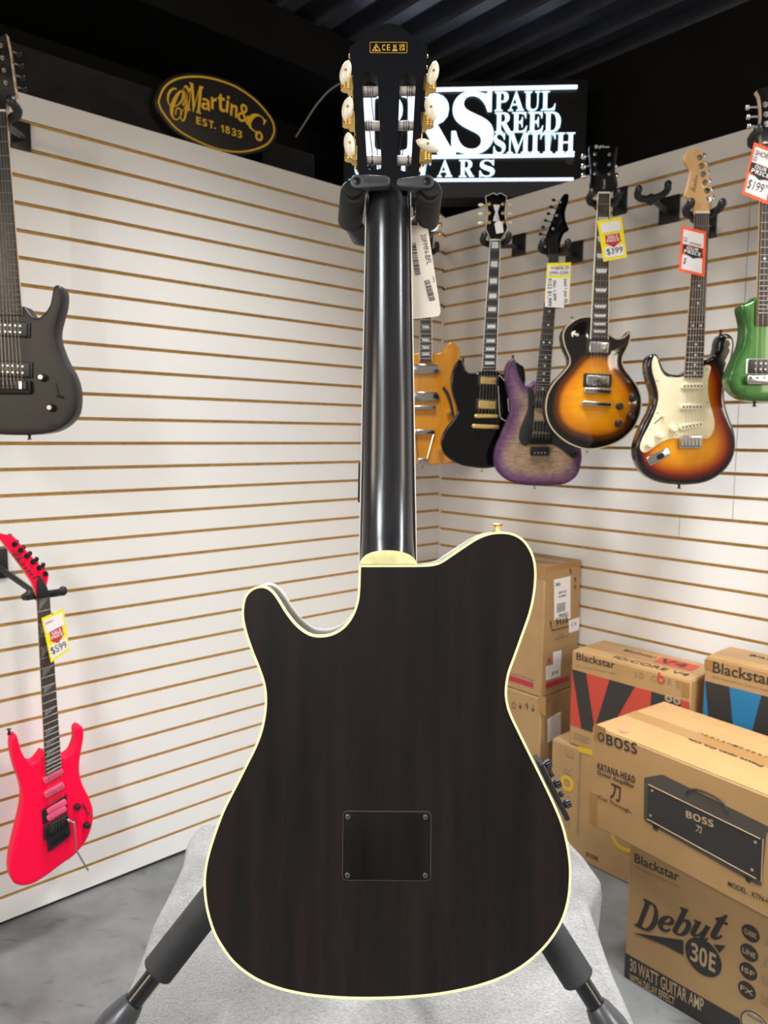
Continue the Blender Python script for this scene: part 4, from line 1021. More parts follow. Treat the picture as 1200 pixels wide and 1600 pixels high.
# --- hot pink guitar, parallel to the left wall
OFFP = 0.18
fr = Frame(onL(80, 1375, OFFP), A, -B)
g = thing('electric_guitar', 'hot pink electric guitar with pink pickups and black tremolo bridge', 'guitar', fr.M())
out = [(67.5, 1175, 1), (56, 1190), (47, 1192), (41, 1187), (34.7, 1175), (30, 1159), (27, 1150), (21.6, 1151), (18.6, 1160), (19.7, 1180.6), (26, 1205), (32.8, 1223.8), (36.6, 1242.5), (34.7, 1265), (28, 1295), (21.6, 1321), (16.9, 1347.5), (16.9, 1366), (22.5, 1381), (37.5, 1385), (54, 1381), (75, 1368), (97.5, 1351), (116, 1338), (131, 1321), (140.6, 1304), (146, 1283.8), (146, 1265), (140.6, 1248), (131, 1229), (125.6, 1210.6), (125, 1193.8), (128.4, 1171), (131.5, 1152.5), (130.5, 1138), (124.5, 1135), (119, 1141), (119, 1157), (113, 1174), (104, 1182), (95.6, 1183, 1)]
MB().prism(smooth(fr.LL(out), 4), 0.0, 0.042, 0.008, fill=True, steps=4).build('body', M_PINK, g, sharp=50)
nL, nR, eL, eR = fr.L(56.5, 934), fr.L(76, 930), fr.L(70.5, 1210.5), fr.L(94.7, 1198)
sc_ = (Vector(fr.L(66, 932)) - Vector(fr.L(87, 1294))).length
board(g, nL, nR, eL, eR, M_ROSE, None, sc_, 24, 'fin', y=-0.010, neckm=M_MAPLE, which=(1, 3, 5, 7, 9, 12, 15, 17, 19, 21, 24), inlm=mat('grey_pearl', (0.22, 0.21, 0.20), 0.3), nut=M_BLKMETAL)
for (xa, ya), (xb, yb) in (((67, 1220), (97, 1202.5)), ((68.5, 1242), (99, 1225))):
    a, b = fr.L(xa, ya), fr.L(xb, yb); pu = bar_part(g, 'pickup', a, b, 0.020, -0.009, 0.001, M_PINKPU, 0.003); m = MB()
    for k in range(6):
        t = 0.14 + k * 0.145; m.cyl((a[0] + (b[0] - a[0]) * t, -0.0098, a[1] + (b[1] - a[1]) * t), (a[0] + (b[0] - a[0]) * t, -0.0085, a[1] + (b[1] - a[1]) * t), 0.0024, 8)
    m.build('pole_pieces', M_NICKEL, pu)
pr = MB().prism([fr.L(65, 1266), fr.L(103.5, 1241), fr.L(105, 1267), fr.L(66.8, 1289)], -0.004, 0.001, 0.001).build('pickup', M_BLK, g)
for k in (0, 1): bar_part(pr, 'pickup_coil', fr.L(72.5, 1268 + k * 10.5), fr.L(102.5, 1250.5 + k * 10), 0.019, -0.010, -0.003, M_PINKPU, 0.003)
b_ = MB().prism([fr.L(67.5, 1292), fr.L(104, 1270), fr.L(109, 1302), fr.L(98, 1312), fr.L(74.5, 1329), fr.L(73, 1312), fr.L(68, 1311)], -0.012, 0.002, 0.002).build('bridge', M_BLK, g)
for k in range(6):
    c = fr.L(74 + k * 5.2, 1298 - k * 3.2); MB().box((c[0], -0.015, c[1]), (0.0085, 0.009, 0.024)).build('saddle', M_BLKMETAL, b_, bevel=0.001)
for k in range(6):
    c = fr.L(78 + k * 4.6, 1316 - k * 2.9); MB().cyl((c[0], -0.022, c[1]), (c[0], -0.012, c[1]), 0.0028, 8).build('fine_tuner', M_BLKMETAL, b_)
def p3(px, py, y): q = fr.L(px, py, y); return (q[0], y, q[1])
ta = MB().tube([p3(103, 1280, -0.014), p3(109, 1282, -0.022), p3(115.6, 1285.6, -0.028), p3(117.5, 1305, -0.036), p3(119, 1328, -0.042), p3(128, 1344, -0.044), p3(137.8, 1360, -0.045)], 0.0024, 10).build('tremolo_arm', M_NICKEL, g)
for q in ((108, 1282), (115.6, 1285.6)): MB().ball(p3(q[0], q[1], -0.030), (0.009, 0.006, 0.009)).build('arm_ferrule', M_CHROME, ta)
knob(g, fr.L(120, 1260), 0.0095, 0, M_BLK, 0.014); knob(g, fr.L(135, 1288.4), 0.0095, 0, M_BLK, 0.014)
sw = bar_part(g, 'selector_switch', fr.L(129.5, 1256), fr.L(137.5, 1272), 0.003, -0.002, 0.001, M_INK, 0); c = fr.L(136, 1269); MB().tube([(c[0], 0, c[1]), (c[0] + .006, -0.016, c[1])], [0.002, 0.004], 8).build('switch_tip', M_NICKEL, sw)
MB().tube([p3(108.5, 1306, -0.0006), p3(108.5, 1344, -0.0006)], 0.0008, 5).build('seam', M_RED, g)
hd = [(56.5, 932, 1), (53, 921), (47, 908), (32, 885), (14, 861), (-4, 838), (-12, 828), (0, 833), (15, 836), (20, 838), (30, 849), (42, 862), (56, 877), (68, 889), (75, 896), (74, 906), (72, 917), (76, 930, 1)]
ho = MB().prism(smooth(fr.LL(hd), 3), -0.005, 0.012, 0, mi=0, mi_side=1).build('headstock', [M_PINK, M_MAPLE], g)
for i in range(6):
    t = i / 5; tuner(g, fr.L(22 + t * 48, 850 + t * 46), fr.L(16.5 + t * 52, 838 + t * 45), -0.005, 0.006, M_BLKMETAL, M_BLKMETAL, (0.014, 0.010, 0.013), 0.0045)
a, b = fr.L(26, 868), fr.L(53, 898)
text(ho, '\U0001D4D2\U0001D4F1\U0001D4EA\U0001D4FB\U0001D4FF\U0001D4EE\U0001D4F5', (a[0] + b[0]) / 2, (a[1] + b[1]) / 2, 0.10, 0.020, -0.0052, M_INK, rot=math.atan2(b[1] - a[1], b[0] - a[0]))
c = fr.L(64, 918); MB().prism([fr.L(57, 905), fr.L(61, 899), fr.L(72, 917), fr.L(75, 929), fr.L(57, 933)], -0.012, -0.004, 0.001).build('locking_nut', M_BLK, g)
strings(g, 6, nL, nR, fr.L(75, 1298), fr.L(99, 1284), -0.013, -0.020)
strap_pin(g, fr.L(17.5, 1149), (0, 1), 0.02, M_BLKMETAL)
GUIT['pink'] = (fr, g, (66, 926), 0.058)

# ------------------------------------------------------------------ wall hangers
def hanger(label, wall, plate, nut=None, gkey=None, width=0.05, group=None, yoke_world=None):
    """plate: px rect (x0,x1,y0,y1) on the wall; yoke under the headstock of a guitar"""
    on = onR if wall == 'R' else onL
    cx, cy = (plate[0] + plate[1]) / 2, (plate[2] + plate[3]) / 2
    P = on(cx, cy, 0.0)
    a = on(plate[0], cy, 0.0); b = on(plate[1], cy, 0.0)
    w = (b - a).length; hh = abs(on(cx, plate[2], 0).z - on(cx, plate[3], 0).z)
    F = Frame(P, B, A) if wall == 'R' else Frame(P, A, -B)
    t = thing('guitar_hanger', label, 'guitar hanger', F.M(), group)
    MB().prism(rrect(-w / 2, w / 2, -hh / 2, hh / 2, 0.004), -0.006, 0.0, 0.0015).build('plate', M_BLK, t)
    if gkey:
        fr = GUIT[gkey][0]; q = fr.L(*GUIT[gkey][2]); width = GUIT[gkey][3]
        ex, ey = fr.ex, fr.ey; Y0 = fr.O + fr.ex * q[0] + fr.ez * q[1]
    else:
        Y0, ex, ey = yoke_world
    back = Y0 + ey * 0.036 - Z * 0.012
    lb = F.loc(back)
    MB().tube([(0, 0, -hh * 0.1), (0, -0.02, -hh * 0.1), lb - Vector((0, 0.02 * -1, 0)), lb], [0.009, 0.009, 0.008, 0.008], 12).build('arm', M_BLK, t)
    MB().ball(lb, (0.032, 0.032, 0.036)).build('swivel', M_BLK, t)
    # cradle: cross bar with two forward prongs, ends lifted
    pts = []
    h = width / 2 + 0.0165
    for u, d, z in ((-h, -0.030, 0.002), (-h - .002, -0.018, -0.002), (-h, -0.002, -0.005), (-h * .8, 0.014, -0.009), (-h * .4, 0.025, -0.011), (0, 0.029, -0.011), (h * .4, 0.025, -0.011), (h * .8, 0.014, -0.009), (h, -0.002, -0.005), (h + .002, -0.018, -0.002), (h, -0.030, 0.002)):
        pts.append(F.loc(Y0 + ex * u + ey * d + Z * z))
    MB().tube(pts, [0.009] + [0.0108] * 9 + [0.009], 12).build('cradle', M_FOAM, t)
    for sgn in (-1, 1):
        e = F.loc(Y0 + ex * (sgn * h) - ey * 0.033 + Z * 0.004); MB().ball(e, (0.024, 0.018, 0.028)).build('end_cap', M_BLK, t)
    return t
hanger('black wall hanger holding the amber hollow-body guitar in the corner', 'L', (655, 675, 360, 392), gkey='amber')
hanger('black wall hanger holding the gloss black double-horned guitar', 'R', (801, 821.5, 366, 399), gkey='black')
hanger('black wall hanger holding the purple burst guitar', 'R', (885, 911, 378, 411), gkey='purple')
hanger('black wall hanger holding the amber sunburst single-cutaway guitar', 'R', (959, 980, 294, 336), gkey='sunburst')
ye = onR(1019, 300, 0.21)
hanger('empty black wall hanger between the two sunburst guitars', 'R', (1031, 1062, 307, 349), yoke_world=(ye, Vector((0.96, -0.1, 0.14)).normalized(), Vector((0.25, 0.97, 0)).normalized()), width=0.055)
hanger('black wall hanger holding the guitar with the cream pickguard', 'R', (1104, 1120, 334, 372), gkey='strat')
hanger('black wall hanger holding the small green guitar', 'R', (1180, 1205, 215, 258), gkey='green')
hanger('black wall hanger holding the matte charcoal guitar', 'L', (16, 47, 190, 234), gkey='left')
hanger('black wall hanger holding the hot pink guitar', 'L', (-22, 12, 857, 904), gkey='pink')

# tags hanging off the guitars
def gplane(key, d):
    fr = GUIT[key][0]; return (fr.O + fr.ey * d, fr.ey)
t, quad, tx, bl = price_tag('yellow and red price tag on the amber sunburst guitar neck', [(933, 345), (971, 338.4), (980, 402), (943, 409)], gplane('sunburst', -0.035), 'yellow')
quad('label_panel', M_WHITEP, .12, .9, .08, .32, -0.0005); quad('label_panel', M_WHITEP, .12, .9, .66, .93, -0.0005)
arrow(t, bl, M_RED, .22, .82, .38, .70); tx('SALE', .52, .44, .42, .08, M_WHITEP, .02); tx('PRICE', .52, .53, .5, .07, M_WHITEP, .02)
tx('$399', .52, .79, .66, .16, M_INK, .0, -0.0)
t, quad, tx, bl = price_tag('yellow and red price tag on the hot pink guitar neck', [(64.7, 966), (99, 951), (108.8, 1016), (79.7, 1035.6)], gplane('pink', -0.035), 'yellow')
quad('label_panel', M_WHITEP, .08, .92, .07, .36, -0.0005); quad('label_panel', M_WHITEP, .08, .92, .66, .94, -0.0005)
arrow(t, bl, M_RED, .22, .82, .36, .70); tx('SALE', .52, .43, .42, .08, M_WHITEP, .02); tx('PRICE', .52, .52, .5, .07, M_WHITEP, .02)
tx('$599', .5, .80, .7, .18, M_INK); tx('COMPARE AT', .3, .15, .36, .04, M_RED)
t, quad, tx, bl = price_tag('yellow tag with white sheets pinned over it on the purple guitar', [(855, 411), (892.5, 410), (890, 474), (851, 472)], gplane('purple', -0.035), 'yellow')
quad('label_panel', M_WHITEP, .07, .95, .08, .32, -0.0005); quad('paper_sheet', M_WHITEP, .02, .78, .38, 1.12, -0.0008); quad('paper_sheet', M_WHITEP, .55, .97, .38, 1.02, -0.0011)
tx('MODEL', .3, .13, .3, .07, M_RED); tx('#56.30', .66, .13, .5, .10, M_INK); tx('2999-2250', .5, .25, .8, .08, M_INK)
tx('9152 $1,999', .16, .74, .7 * 1.6, .12, M_INK, rot=-PI / 2, y=-0.0014); tx('No: 1,499', .36, .70, .8, .10, M_INK, rot=-PI / 2, y=-0.0014); tx('(out) 1 year 0%', .80, .70, 1.0, .12, M_INK, rot=-PI / 2, y=-0.0016)
t, quad, tx, bl = price_tag('orange price tag curling off the guitar with the cream pickguard', [(1065.5, 352.5), (1103.8, 362), (1101, 433), (1060.5, 423)], gplane('strat', -0.03), 'orange')
quad('label_panel', M_WHITEP, .08, .90, .07, .38, -0.0005); quad('label_panel', M_WHITEP, .10, .88, .62, .94, -0.0005)
MB().prism([bl(.10, .40), bl(.86, .40), bl(.88, .56), bl(.95, .56), bl(.52, .66), bl(.06, .56), bl(.10, .56)], -0.0009, -0.0005).build('printed_arrow', M_INK, t)
tx('OUR', .48, .45, .48, .07, M_WHITEP, .06, y=-0.0010); tx('PRICE', .48, .535, .68, .075, M_WHITEP, .06, y=-0.0010); tx('MFG.', .19, .25, .16, .03, M_INK, y=-0.0008); tx('REG.', .19, .31, .16, .04, M_INK, y=-0.0008); tx('w/cover', .58, .32, .5, .07, M_INK, y=-0.0008); tx('$', .2, .76, .1, .16, M_INK, y=-0.0008)
t, quad, tx, bl = price_tag('orange price tag with handwriting on the small green guitar', [(1178.5, 222), (1218, 237), (1199, 319), (1159.5, 303)], gplane('green', -0.05), 'orange')
quad('label_panel', M_WHITEP, .08, .92, .07, .36, -0.0005); quad('label_panel', M_WHITEP, .08, .92, .60, .94, -0.0005)
MB().prism([bl(.06, .37), bl(.92, .37), bl(.92, .53), bl(.98, .53), bl(.5, .64), bl(.02, .53), bl(.06, .53)], -0.0009, -0.0005).build('printed_arrow', M_INK, t)
tx('OUR', .46, .42, .46, .07, M_WHITEP, .06, y=-0.0010); tx('PRICE', .48, .51, .7, .08, M_WHITEP, .06, y=-0.0010); tx('SHORTY', .5, .17, .74, .10, M_INK, .01, y=-0.0008); tx('MFG.\nREG.', .18, .29, .16, .09, M_INK, y=-0.0008); tx('$199', .42, .78, .62, .20, M_INK, y=-0.0008); tx('99', .84, .70, .14, .07, M_INK, y=-0.0008)
# small white string tag on the gloss black guitar
fb = Frame(on_plane(779.5, 354.5, GUIT['black'][0].O + Vector((0, -0.03, 0)), Vector((0, 1, 0))), Vector((0.97, 0, 0.2)), (0, 1, 0))
t = thing('string_tag', 'small blank white tag hanging on the black headstock', 'tag', fb.M())
MB().prism([(-.013, -.021), (.013, -.021), (.014, .012), (.007, .019), (-.007, .019), (-.013, .012)], 0, 0.0006).build('card', M_WHITEP, t)
MB().tube([(0, 0, .015), (0.002, 0.008, .028), (0.004, 0.018, .04)], 0.0006, 5).build('cord', M_INK, t)

# ------------------------------------------------------------------ cardboard boxes
def carton(label, F0, ex, ey, w, d, h, cm=None, group=None, tape_front=0.0):
    """F0 = front-left-bottom corner in world, ex along the front, ey to the back"""
    fr = Frame(F0, ex, ey)
    t = thing('cardboard_box', label, 'box', fr.M(), group)
    m = MB(); m.box((w / 2, d / 2, h / 2), (w, d, h - 0.002)); m.build('carton', cm or M_CARD, t, bevel=0.004)
    # top flaps meeting in the middle
    for y0_, y1_ in ((0.002, d / 2 - 0.001), (d / 2 + 0.001, d - 0.002)):
        MB().box((w / 2, (y0_ + y1_) / 2, h - 0.0005), (w - 0.004, y1_ - y0_, 0.004)).build('top_flap', cm or M_CARD, t, bevel=0.001)
    MB().box((w / 2, d / 2, h + 0.0018), (w - 0.004, 0.052, 0.0006)).build('tape', M_TAPE, t)
    return t, fr, (w, d, h)
def fpanel(t, fr, pts, m, name='printed_panel', y=-0.0012, th=0.0008):
    return MB().prism(pts, y, y + th).build(name, m, t)
def quadpx(fr, pts): return [fr.L(*p) for p in pts]
zb = Vector((0.579, -0.815, 0)).normalized(); za = Vector((0.815, 0.579, 0)).normalized()
# tall box stack by the wall
W_ = onR(908, 873, 0.01); Pv = W_ - A * 0.227
vx, vy = Pv.x, Pv.y
t2, f2, _ = carton('plain tall carton with handling marks, at the bottom of the corner stack', (vx, vy, 0), -B, A, 0.45, 0.227, 0.54) if False else carton('plain tall carton with handling marks, at the bottom of the corner stack', Vector((vx, vy, 0)) - B * 0.45, B, A, 0.45, 0.227, 0.535)
t1, f1, _ = carton('tall carton with crimson stripe and white shipping labels, topmost in the corner stack', Vector((vx, vy, 0.537)) - B * 0.45, B, A, 0.45, 0.227, 0.49)
# right-hand faces of the stack: local x = 0.45 plane; use a child frame
def side_frame(fr, w, off=0.0):
    return Frame(fr.O + fr.ex * (w + off), fr.ey, -fr.ex)
def side_child(t, fr, w):
    sf = side_frame(fr, w); e = bpy.data.objects.new('side_print', None); COL.objects.link(e); e.parent = t
    e.matrix_local = fr.M().inverted() @ sf.M(); return e, sf
def sprite(root_fr, sf, t, pts, m, name, off=0.0012):
    """print on the side face, built in the thing's own frame (no extra nesting)"""
    loc = [root_fr.loc(sf.O + sf.ex * x + sf.ez * z - sf.ey * off) for x, z in pts]; loc2 = [root_fr.loc(sf.O + sf.ex * x + sf.ez * z) for x, z in pts]
    n = len(pts); mb = MB(); mb.add(loc + loc2, [tuple(range(n))] + [(i, (i + 1) % n, n + (i + 1) % n, n + i) for i in range(n)]); return mb.build(name, m, t)
def stext(root_fr, sf, t, s, cx, cz, w, h, m, rot=0, wt=0.0, off=0.0016):
    o = text(None, s, cx, cz, w, h, -off, m, rot=rot, weight=wt, thick=0.0003)
    M_ = root_fr.M().inverted() @ sf.M(); o.data.transform(M_); o.parent = t; return o
s1 = side_frame(f1, 0.45); s2 = side_frame(f2, 0.45)
sprite(f1, s1, t1, quadpx(s1, [(865.5, 906), (891, 900), (891, 966), (866, 969)]), M_WHITEP, 'shipping_label')
sprite(f1, s1, t1, quadpx(s1, [(888, 970), (905.5, 964), (904.5, 984), (889, 989)]), M_WHITEP, 'shipping_label')
sprite(f1, s1, t1, quadpx(s1, [(864.5, 1019), (877, 1016), (876.5, 1038), (864.5, 1040)]), M_WHITEP, 'shipping_label')
sprite(f1, s1, t1, quadpx(s1, [(853.5, 1042), (876, 1035), (875, 1056), (853.5, 1063)]), M_WHITEP, 'shipping_label', 0.0016)
sprite(f1, s1, t1, quadpx(s1, [(853, 1068), (889, 1055), (889, 1063), (853, 1076)]), M_BOXSTRIPE, 'printed_stripe', 0.0010)
sprite(f1, s1, t1, quadpx(s1, [(853, 886), (907.5, 876), (907.5, 884), (853, 895)]), M_TAPE, 'tape', 0.0008)
sprite(f2, s2, t2, quadpx(s2, [(856, 1124), (876, 1112), (876, 1148), (856, 1160)]), M_WHITEP, 'shipping_label')
sprite(f2, s2, t2, quadpx(s2, [(847, 1090), (875, 1079), (875, 1090), (847, 1102)]), M_TAPE, 'tape', 0.0008)
def at(sf, px, py): return sf.L(px, py)
c = at(s1, 878, 972)
for q, ww in (((876.5, 982), .10), ((876.5, 992), .03), ((877, 996), .09)):
    c = at(s1, *q); stext(f1, s1, t1, {.10: 'AMPLIFICATION', .03: 'AC15', .09: 'MADE IN VIETNAM'}[ww], c[0], c[1], ww, 0.008, M_FAINT)
c = at(s1, 878, 969); stext(f1, s1, t1, '\U0001D415\U0001D40E\U0001D417', c[0], c[1], 0.085, 0.03, M_INKBROWN, wt=0.02, off=0.0009)
sprite(f1, s1, t1, quadpx(s1, [(859, 972), (861, 969), (862, 984), (886, 978), (888, 980), (862, 986)]), M_INKBROWN, 'printed_logo_frame', 0.0008)
for q, s_, ww, hh in (((871, 913), 'ORD', .03, .012), ((878, 925), 'SHIP TO', .05, .008), ((878, 931), '75 UNITS', .05, .008), ((876, 949), '||||||||', .05, .034), ((880, 960), 'PRIORITY', .06, .01), ((867, 1051), 'B7 VX', .04, .014), ((896, 975), 'C 4', .03, .014)):
    c = at(s1, *q); stext(f1, s1, t1, s_, c[0], c[1], ww, hh, M_INK, off=0.0022)
for q in ((891, 893), (898, 906), (898, 918)):
    c = at(s1, *q); stext(f1, s1, t1, '\u2191', c[0], c[1], 0.016, 0.022, M_INKBROWN)
c = at(s1, 858, 1031); stext(f1, s1, t1, '\u25CF', c[0], c[1], 0.016, 0.018, M_RED)
for k, q in enumerate(((803, 1101), (813, 1103), (823, 1104), (833, 1107))):
    c = f2.L(*q); text(t2, '\u2302\u2194\u2191\u2193'[k], c[0], c[1], 0.017, 0.028, -0.0005, M_INKBROWN)
fpanel(t2, f2, quadpx(f2, [(842, 1087), (853, 1089), (853, 1118), (842, 1115)]), M_TAPE, 'tape'); fpanel(t1, f1, quadpx(f1, [(840, 882), (853, 884), (853, 905), (840, 903)]), M_TAPE, 'tape')
fpanel(t1, f1, quadpx(f1, [(790, 1053), (833.5, 1067), (833.5, 1075), (790, 1061)]), M_BOXSTRIPE, 'printed_stripe')
c = f1.L(815, 1057); text(t1, 'HANDLE WITH CARE', c[0], c[1], 0.12, 0.008, -0.0005, M_FAINT)

# box with vertical lettering, supporting the red box
Pc = onR(863, 1152, 0.25); Pc.z = 0
t3, f3, _ = carton('upright carton with vertical lettering and a yellow power-ring logo, under the red box', Pc, B, A, 0.50, 0.235, 0.405)
ct = lambda f, px, py: f.L(px, py)
for ch, px, py, w, h in (('E', 890, 1177, .040, .045), ('R', 888, 1204, .04, .045), ('C', 884, 1246, .045, .045), ('D', 884, 1285, .040, .045)):
    c = ct(f3, px, py); text(t3, ch, c[0], c[1], 0.030, 0.034, -0.0005, M_FAINT, rot=PI / 2, weight=-0.01)
c = ct(f3, 886, 1224); MB().ring(ellipse(c[0], c[1], .028, .028, 28), .012, -0.0012, 0).build('printed_logo', M_YELPRINT, t3)
c = ct(f3, 875, 1226); MB().prism(rrect(c[0] - .012, c[0] + .004, c[1] - .004, c[1] + .004, .003), -0.0014, 0).build('printed_logo', M_YELPRINT, t3)
c = ct(f3, 905, 1240); text(t3, 'PROGRAMMABLE STEREO AMPLIFIER', c[0], c[1], 0.30, 0.010, -0.0005, M_FAINT, rot=PI / 2)
fpanel(t3, f3, quadpx(f3, [(904, 1166), (926, 1172), (926, 1181), (904, 1174)]), M_YELPRINT, 'printed_panel')
c = ct(f3, 975, 1308); MB().ring(ellipse(c[0], c[1], .05, .05, 28), .012, -0.0012, 0).build('printed_logo', M_YELPRINT, t3)
c = ct(f3, 925, 1338); text(t3, 'ID:CORE', c[0], c[1], 0.05, 0.016, -0.0005, M_INKBROWN, weight=0.02)

# red printed box on top of it
Pr = onR(889, 1165, 0.245); zr = Pr.z = 0.408; topz = on_plane(889, 1015, Pr, A).z
Wr = (on_plane(1075, 1200, Pr, A) - on_plane(889, 1200, Pr, A)).dot(B)
t4, f4, _ = carton('carton with red and black angular print, on the upright carton', Pr, B, A, Wr, 0.20, topz - zr, M_CARD2)
hh = topz - zr
zband = f4.L(889, 1044)[1]; zlow = f4.L(889, 1131)[1]
fpanel(t4, f4, [(0.002, zlow), (Wr - 0.002, zlow), (Wr - 0.002, zband), (0.002, zband)], M_BOXRED, 'red_print')
def zat(f): return zlow + (zband - zlow) * f
ux = lambda px: f4.L(px, 1080)[0]
fpanel(t4, f4, [(ux(893), zband), (ux(915), zband), (ux(933), zlow), (ux(911), zlow)], M_BOXDARK, 'dark_print', -0.0018)
fpanel(t4, f4, [(ux(952), zband), (ux(992), zband), (ux(950), zlow), (ux(930), zlow)], M_BOXDARK, 'dark_print', -0.0018)
fpanel(t4, f4, [(ux(1018), zband), (Wr - .03, zband), (Wr - .03, zlow), (ux(985), zlow), (ux(1018), zat(.5))], M_BOXDARK, 'dark_print', -0.0018)
fpanel(t4, f4, [(ux(985), zat(.1)), (ux(992), zat(.45)), (ux(975), zat(.0))], M_BOXDARK, 'dark_print', -0.0018)
def lt(t, f, s, x0, y0, x1, y1, h, m, wt=0.0, y=-0.0006, rot=0):
    a, b = f.L(x0, y0), f.L(x1, y1); text(t, s, (a[0] + b[0]) / 2, (a[1] + b[1]) / 2, math.hypot(b[0] - a[0], b[1] - a[1]), h, y, m, rot=math.atan2(b[1] - a[1], b[0] - a[0]) if rot == 0 else rot, weight=wt)
lt(t4, f4, 'Blackstar', 901, 1025, 961, 1039, 0.026, M_INKBROWN, 0.01)
lt(t4, f4, 'the sound in your head', 901, 1040, 961, 1052, 0.007, M_FAINT)
for ch, x, y in (('I', 994, 1054), ('D', 1003, 1056), ('C', 1021, 1060), ('R', 1047, 1066), ('E', 1060, 1069)):
    c = f4.L(x, y); text(t4, ch, c[0], c[1], 0.004 if ch == 'I' else 0.014, 0.020, -0.0006, M_FAINT)
c = f4.L(1033, 1062); MB().ring(ellipse(c[0], c[1], .0135, .0135, 24), .006, -0.0014, -0.0004).build('printed_logo', M_BOXRED, t4)
c = f4.L(1030, 1054); MB().prism(rrect(c[0] - .003, c[0] + .003, c[1] - .008, c[1] + .008, .002), -0.0014, -0.0004).build('printed_logo', M_BOXRED, t4)
for x, y, s_ in ((1045, 1091, '40'), (1058, 1095, 'S')):
    c = f4.L(x, y); MB().prism(ellipse(c[0], c[1], .012, .012, 20), -0.0024, -0.0012).build('printed_roundel', M_BEIGEPRINT, t4); text(t4, s_, c[0], c[1], .012, .010, -0.0026, M_BOXDARK, weight=0.03)
lt(t4, f4, 'STEREO', 897, 1149, 922, 1158, 0.026, M_FAINT, 0.01); fpanel(t4, f4, quadpx(f4, [(1065, 1066), (1077, 1069), (1077, 1090), (1065, 1087)]), M_TAPE, 'tape')
# print on the top of the red box (horizontal face)
def toptext(t, f, s, u, v, w, h, z, m, rot=0.0, wt=0.0):
    return text(t, s, u, v, w, h, z, m, rot=rot, weight=wt, normal='z')
toptext(t4, f4, 'ID:CORE V4', Wr * .63, 0.042, Wr * .60, 0.03, hh + 0.0026, M_INKBROWN)
MB().box((Wr * .74, 0.125, hh + 0.0028), (Wr * .30, 0.07, 0.0006)).build('red_print', M_BOXRED, t4); toptext(t4, f4, 'V4', Wr * .72, 0.125, 0.09, 0.045, hh + 0.0034, M_BOXDARK, wt=.03)
toptext(t4, f4, 'Blackstar', Wr * .42, 0.14, 0.12, 0.022, hh + 0.0026, M_INKBROWN)

# blue printed box, further right
zq = 0.50; Pb = onR(1096, 1140, 0.22); Pb.z = zq; tz = on_plane(1096, 1025, Pb, A).z
t7, f7, _ = carton('plain brown carton under the blue printed box, mostly hidden', Vector((Pb.x, Pb.y, 0)) + B * 0.02 + A * 0.005, B, A, 0.40, 0.17, zq - 0.002)
Wb = 0.46; hb = tz - zq
t5, f5, _ = carton('carton with blue and black angular print, at the far right', Pb, B, A, Wb, 0.17, hb, M_CARD2)
zband = f5.L(1096, 1062)[1]; ux = lambda px: f5.L(px, 1090)[0]; zl = 0.01
fpanel(t5, f5, [(0.002, zl), (Wb - 0.002, zl), (Wb - 0.002, zband), (0.002, zband)], M_BOXBLUE, 'blue_print')
fpanel(t5, f5, [(ux(1101), zband), (ux(1139), zband), (ux(1158), zl), (ux(1118), zl)], M_BOXDARK, 'dark_print', -0.0018)
fpanel(t5, f5, [(ux(1190), zband), (ux(1245), zband), (ux(1190), zl), (ux(1166), zl)], M_BOXDARK, 'dark_print', -0.0018)
lt(t5, f5, 'Blackstar', 1114, 1042, 1208, 1063, 0.034, M_INKBROWN, 0.012); lt(t5, f5, 'the sound in your head', 1113, 1057, 1205, 1080, 0.008, M_FAINT)
fpanel(t5, f5, quadpx(f5, [(1101, 1030), (1114, 1032), (1114, 1048), (1101, 1045)]), M_TAPE, 'tape')
toptext(t5, f5, 'Blackstar', 0.16, 0.12, 0.15, 0.022, hb + 0.0026, M_INKBROWN)

# near boxes: the lower one on the floor, the amp head box on top
Pd = onZ(975, 1526, 0.0)
t6, f6, _ = carton('carton with large script lettering and a black band, on the floor at the right', Pd, B, A, 0.56, 0.26, 0.398)
HD = 0.398
lb = f6.L(975, 1487)[1]
fpanel(t6, f6, [(0.001, 0.003), (0.559, 0.003), (0.559, lb), (0.001, lb)], M_BOXDARK, 'black_band')
def cr(px, py): return (900 + px / 4, 1280 + py / 4)
def l6(s, a, b, h, m, wt=0.0, y=-0.0006): lt(t6, f6, s, *cr(*a), *cr(*b), h, m, wt, y)
l6('Blackstar', (368, 240), (645, 362), 0.026, M_INKBROWN, 0.01); l6('the sound in your head', (368, 297), (638, 422), 0.008, M_FAINT)
for ch, p, w, h in (('\U0001D46B', (445, 605), .060, .090), ('\U0001D486', (562, 652), .042, .052), ('\U0001D483', (668, 645), .045, .085), ('\U0001D496', (778, 697), .046, .050), ('\U0001D495', (898, 675), .036, .080)):
    c = f6.L(*cr(*p)); text(t6, ch, c[0], c[1], w, h, -0.0006, M_INKBROWN, weight=0.010, shear=0.12)
sw_ = quadpx(f6, [cr(*p) for p in ((365, 710), (672, 755), (672, 850), (560, 790))]); fpanel(t6, f6, sw_, M_INKBROWN, 'printed_swoosh')
sw_ = quadpx(f6, [cr(*p) for p in ((860, 782), (938, 790), (898, 838))]); fpanel(t6, f6, sw_, M_INKBROWN, 'printed_swoosh')
c = f6.L(*cr(795, 862)); MB().prism(ellipse(c[0], c[1], .047, .047, 36), -0.0014, -0.0002).build('printed_roundel', M_INKBROWN, t6)
text(t6, '30E', c[0], c[1] + .001, .064, .050, -0.0016, M_BEIGEPRINT, weight=0.02)
l6('30 WATT GUITAR AMP', (340, 905), (800, 1165), 0.036, M_BEIGEPRINT, 0.01, -0.0018); l6('WITH DELAY EFFECT', (337, 985), (618, 1138), 0.022, M_BEIGEPRINT, 0.01, -0.0018)
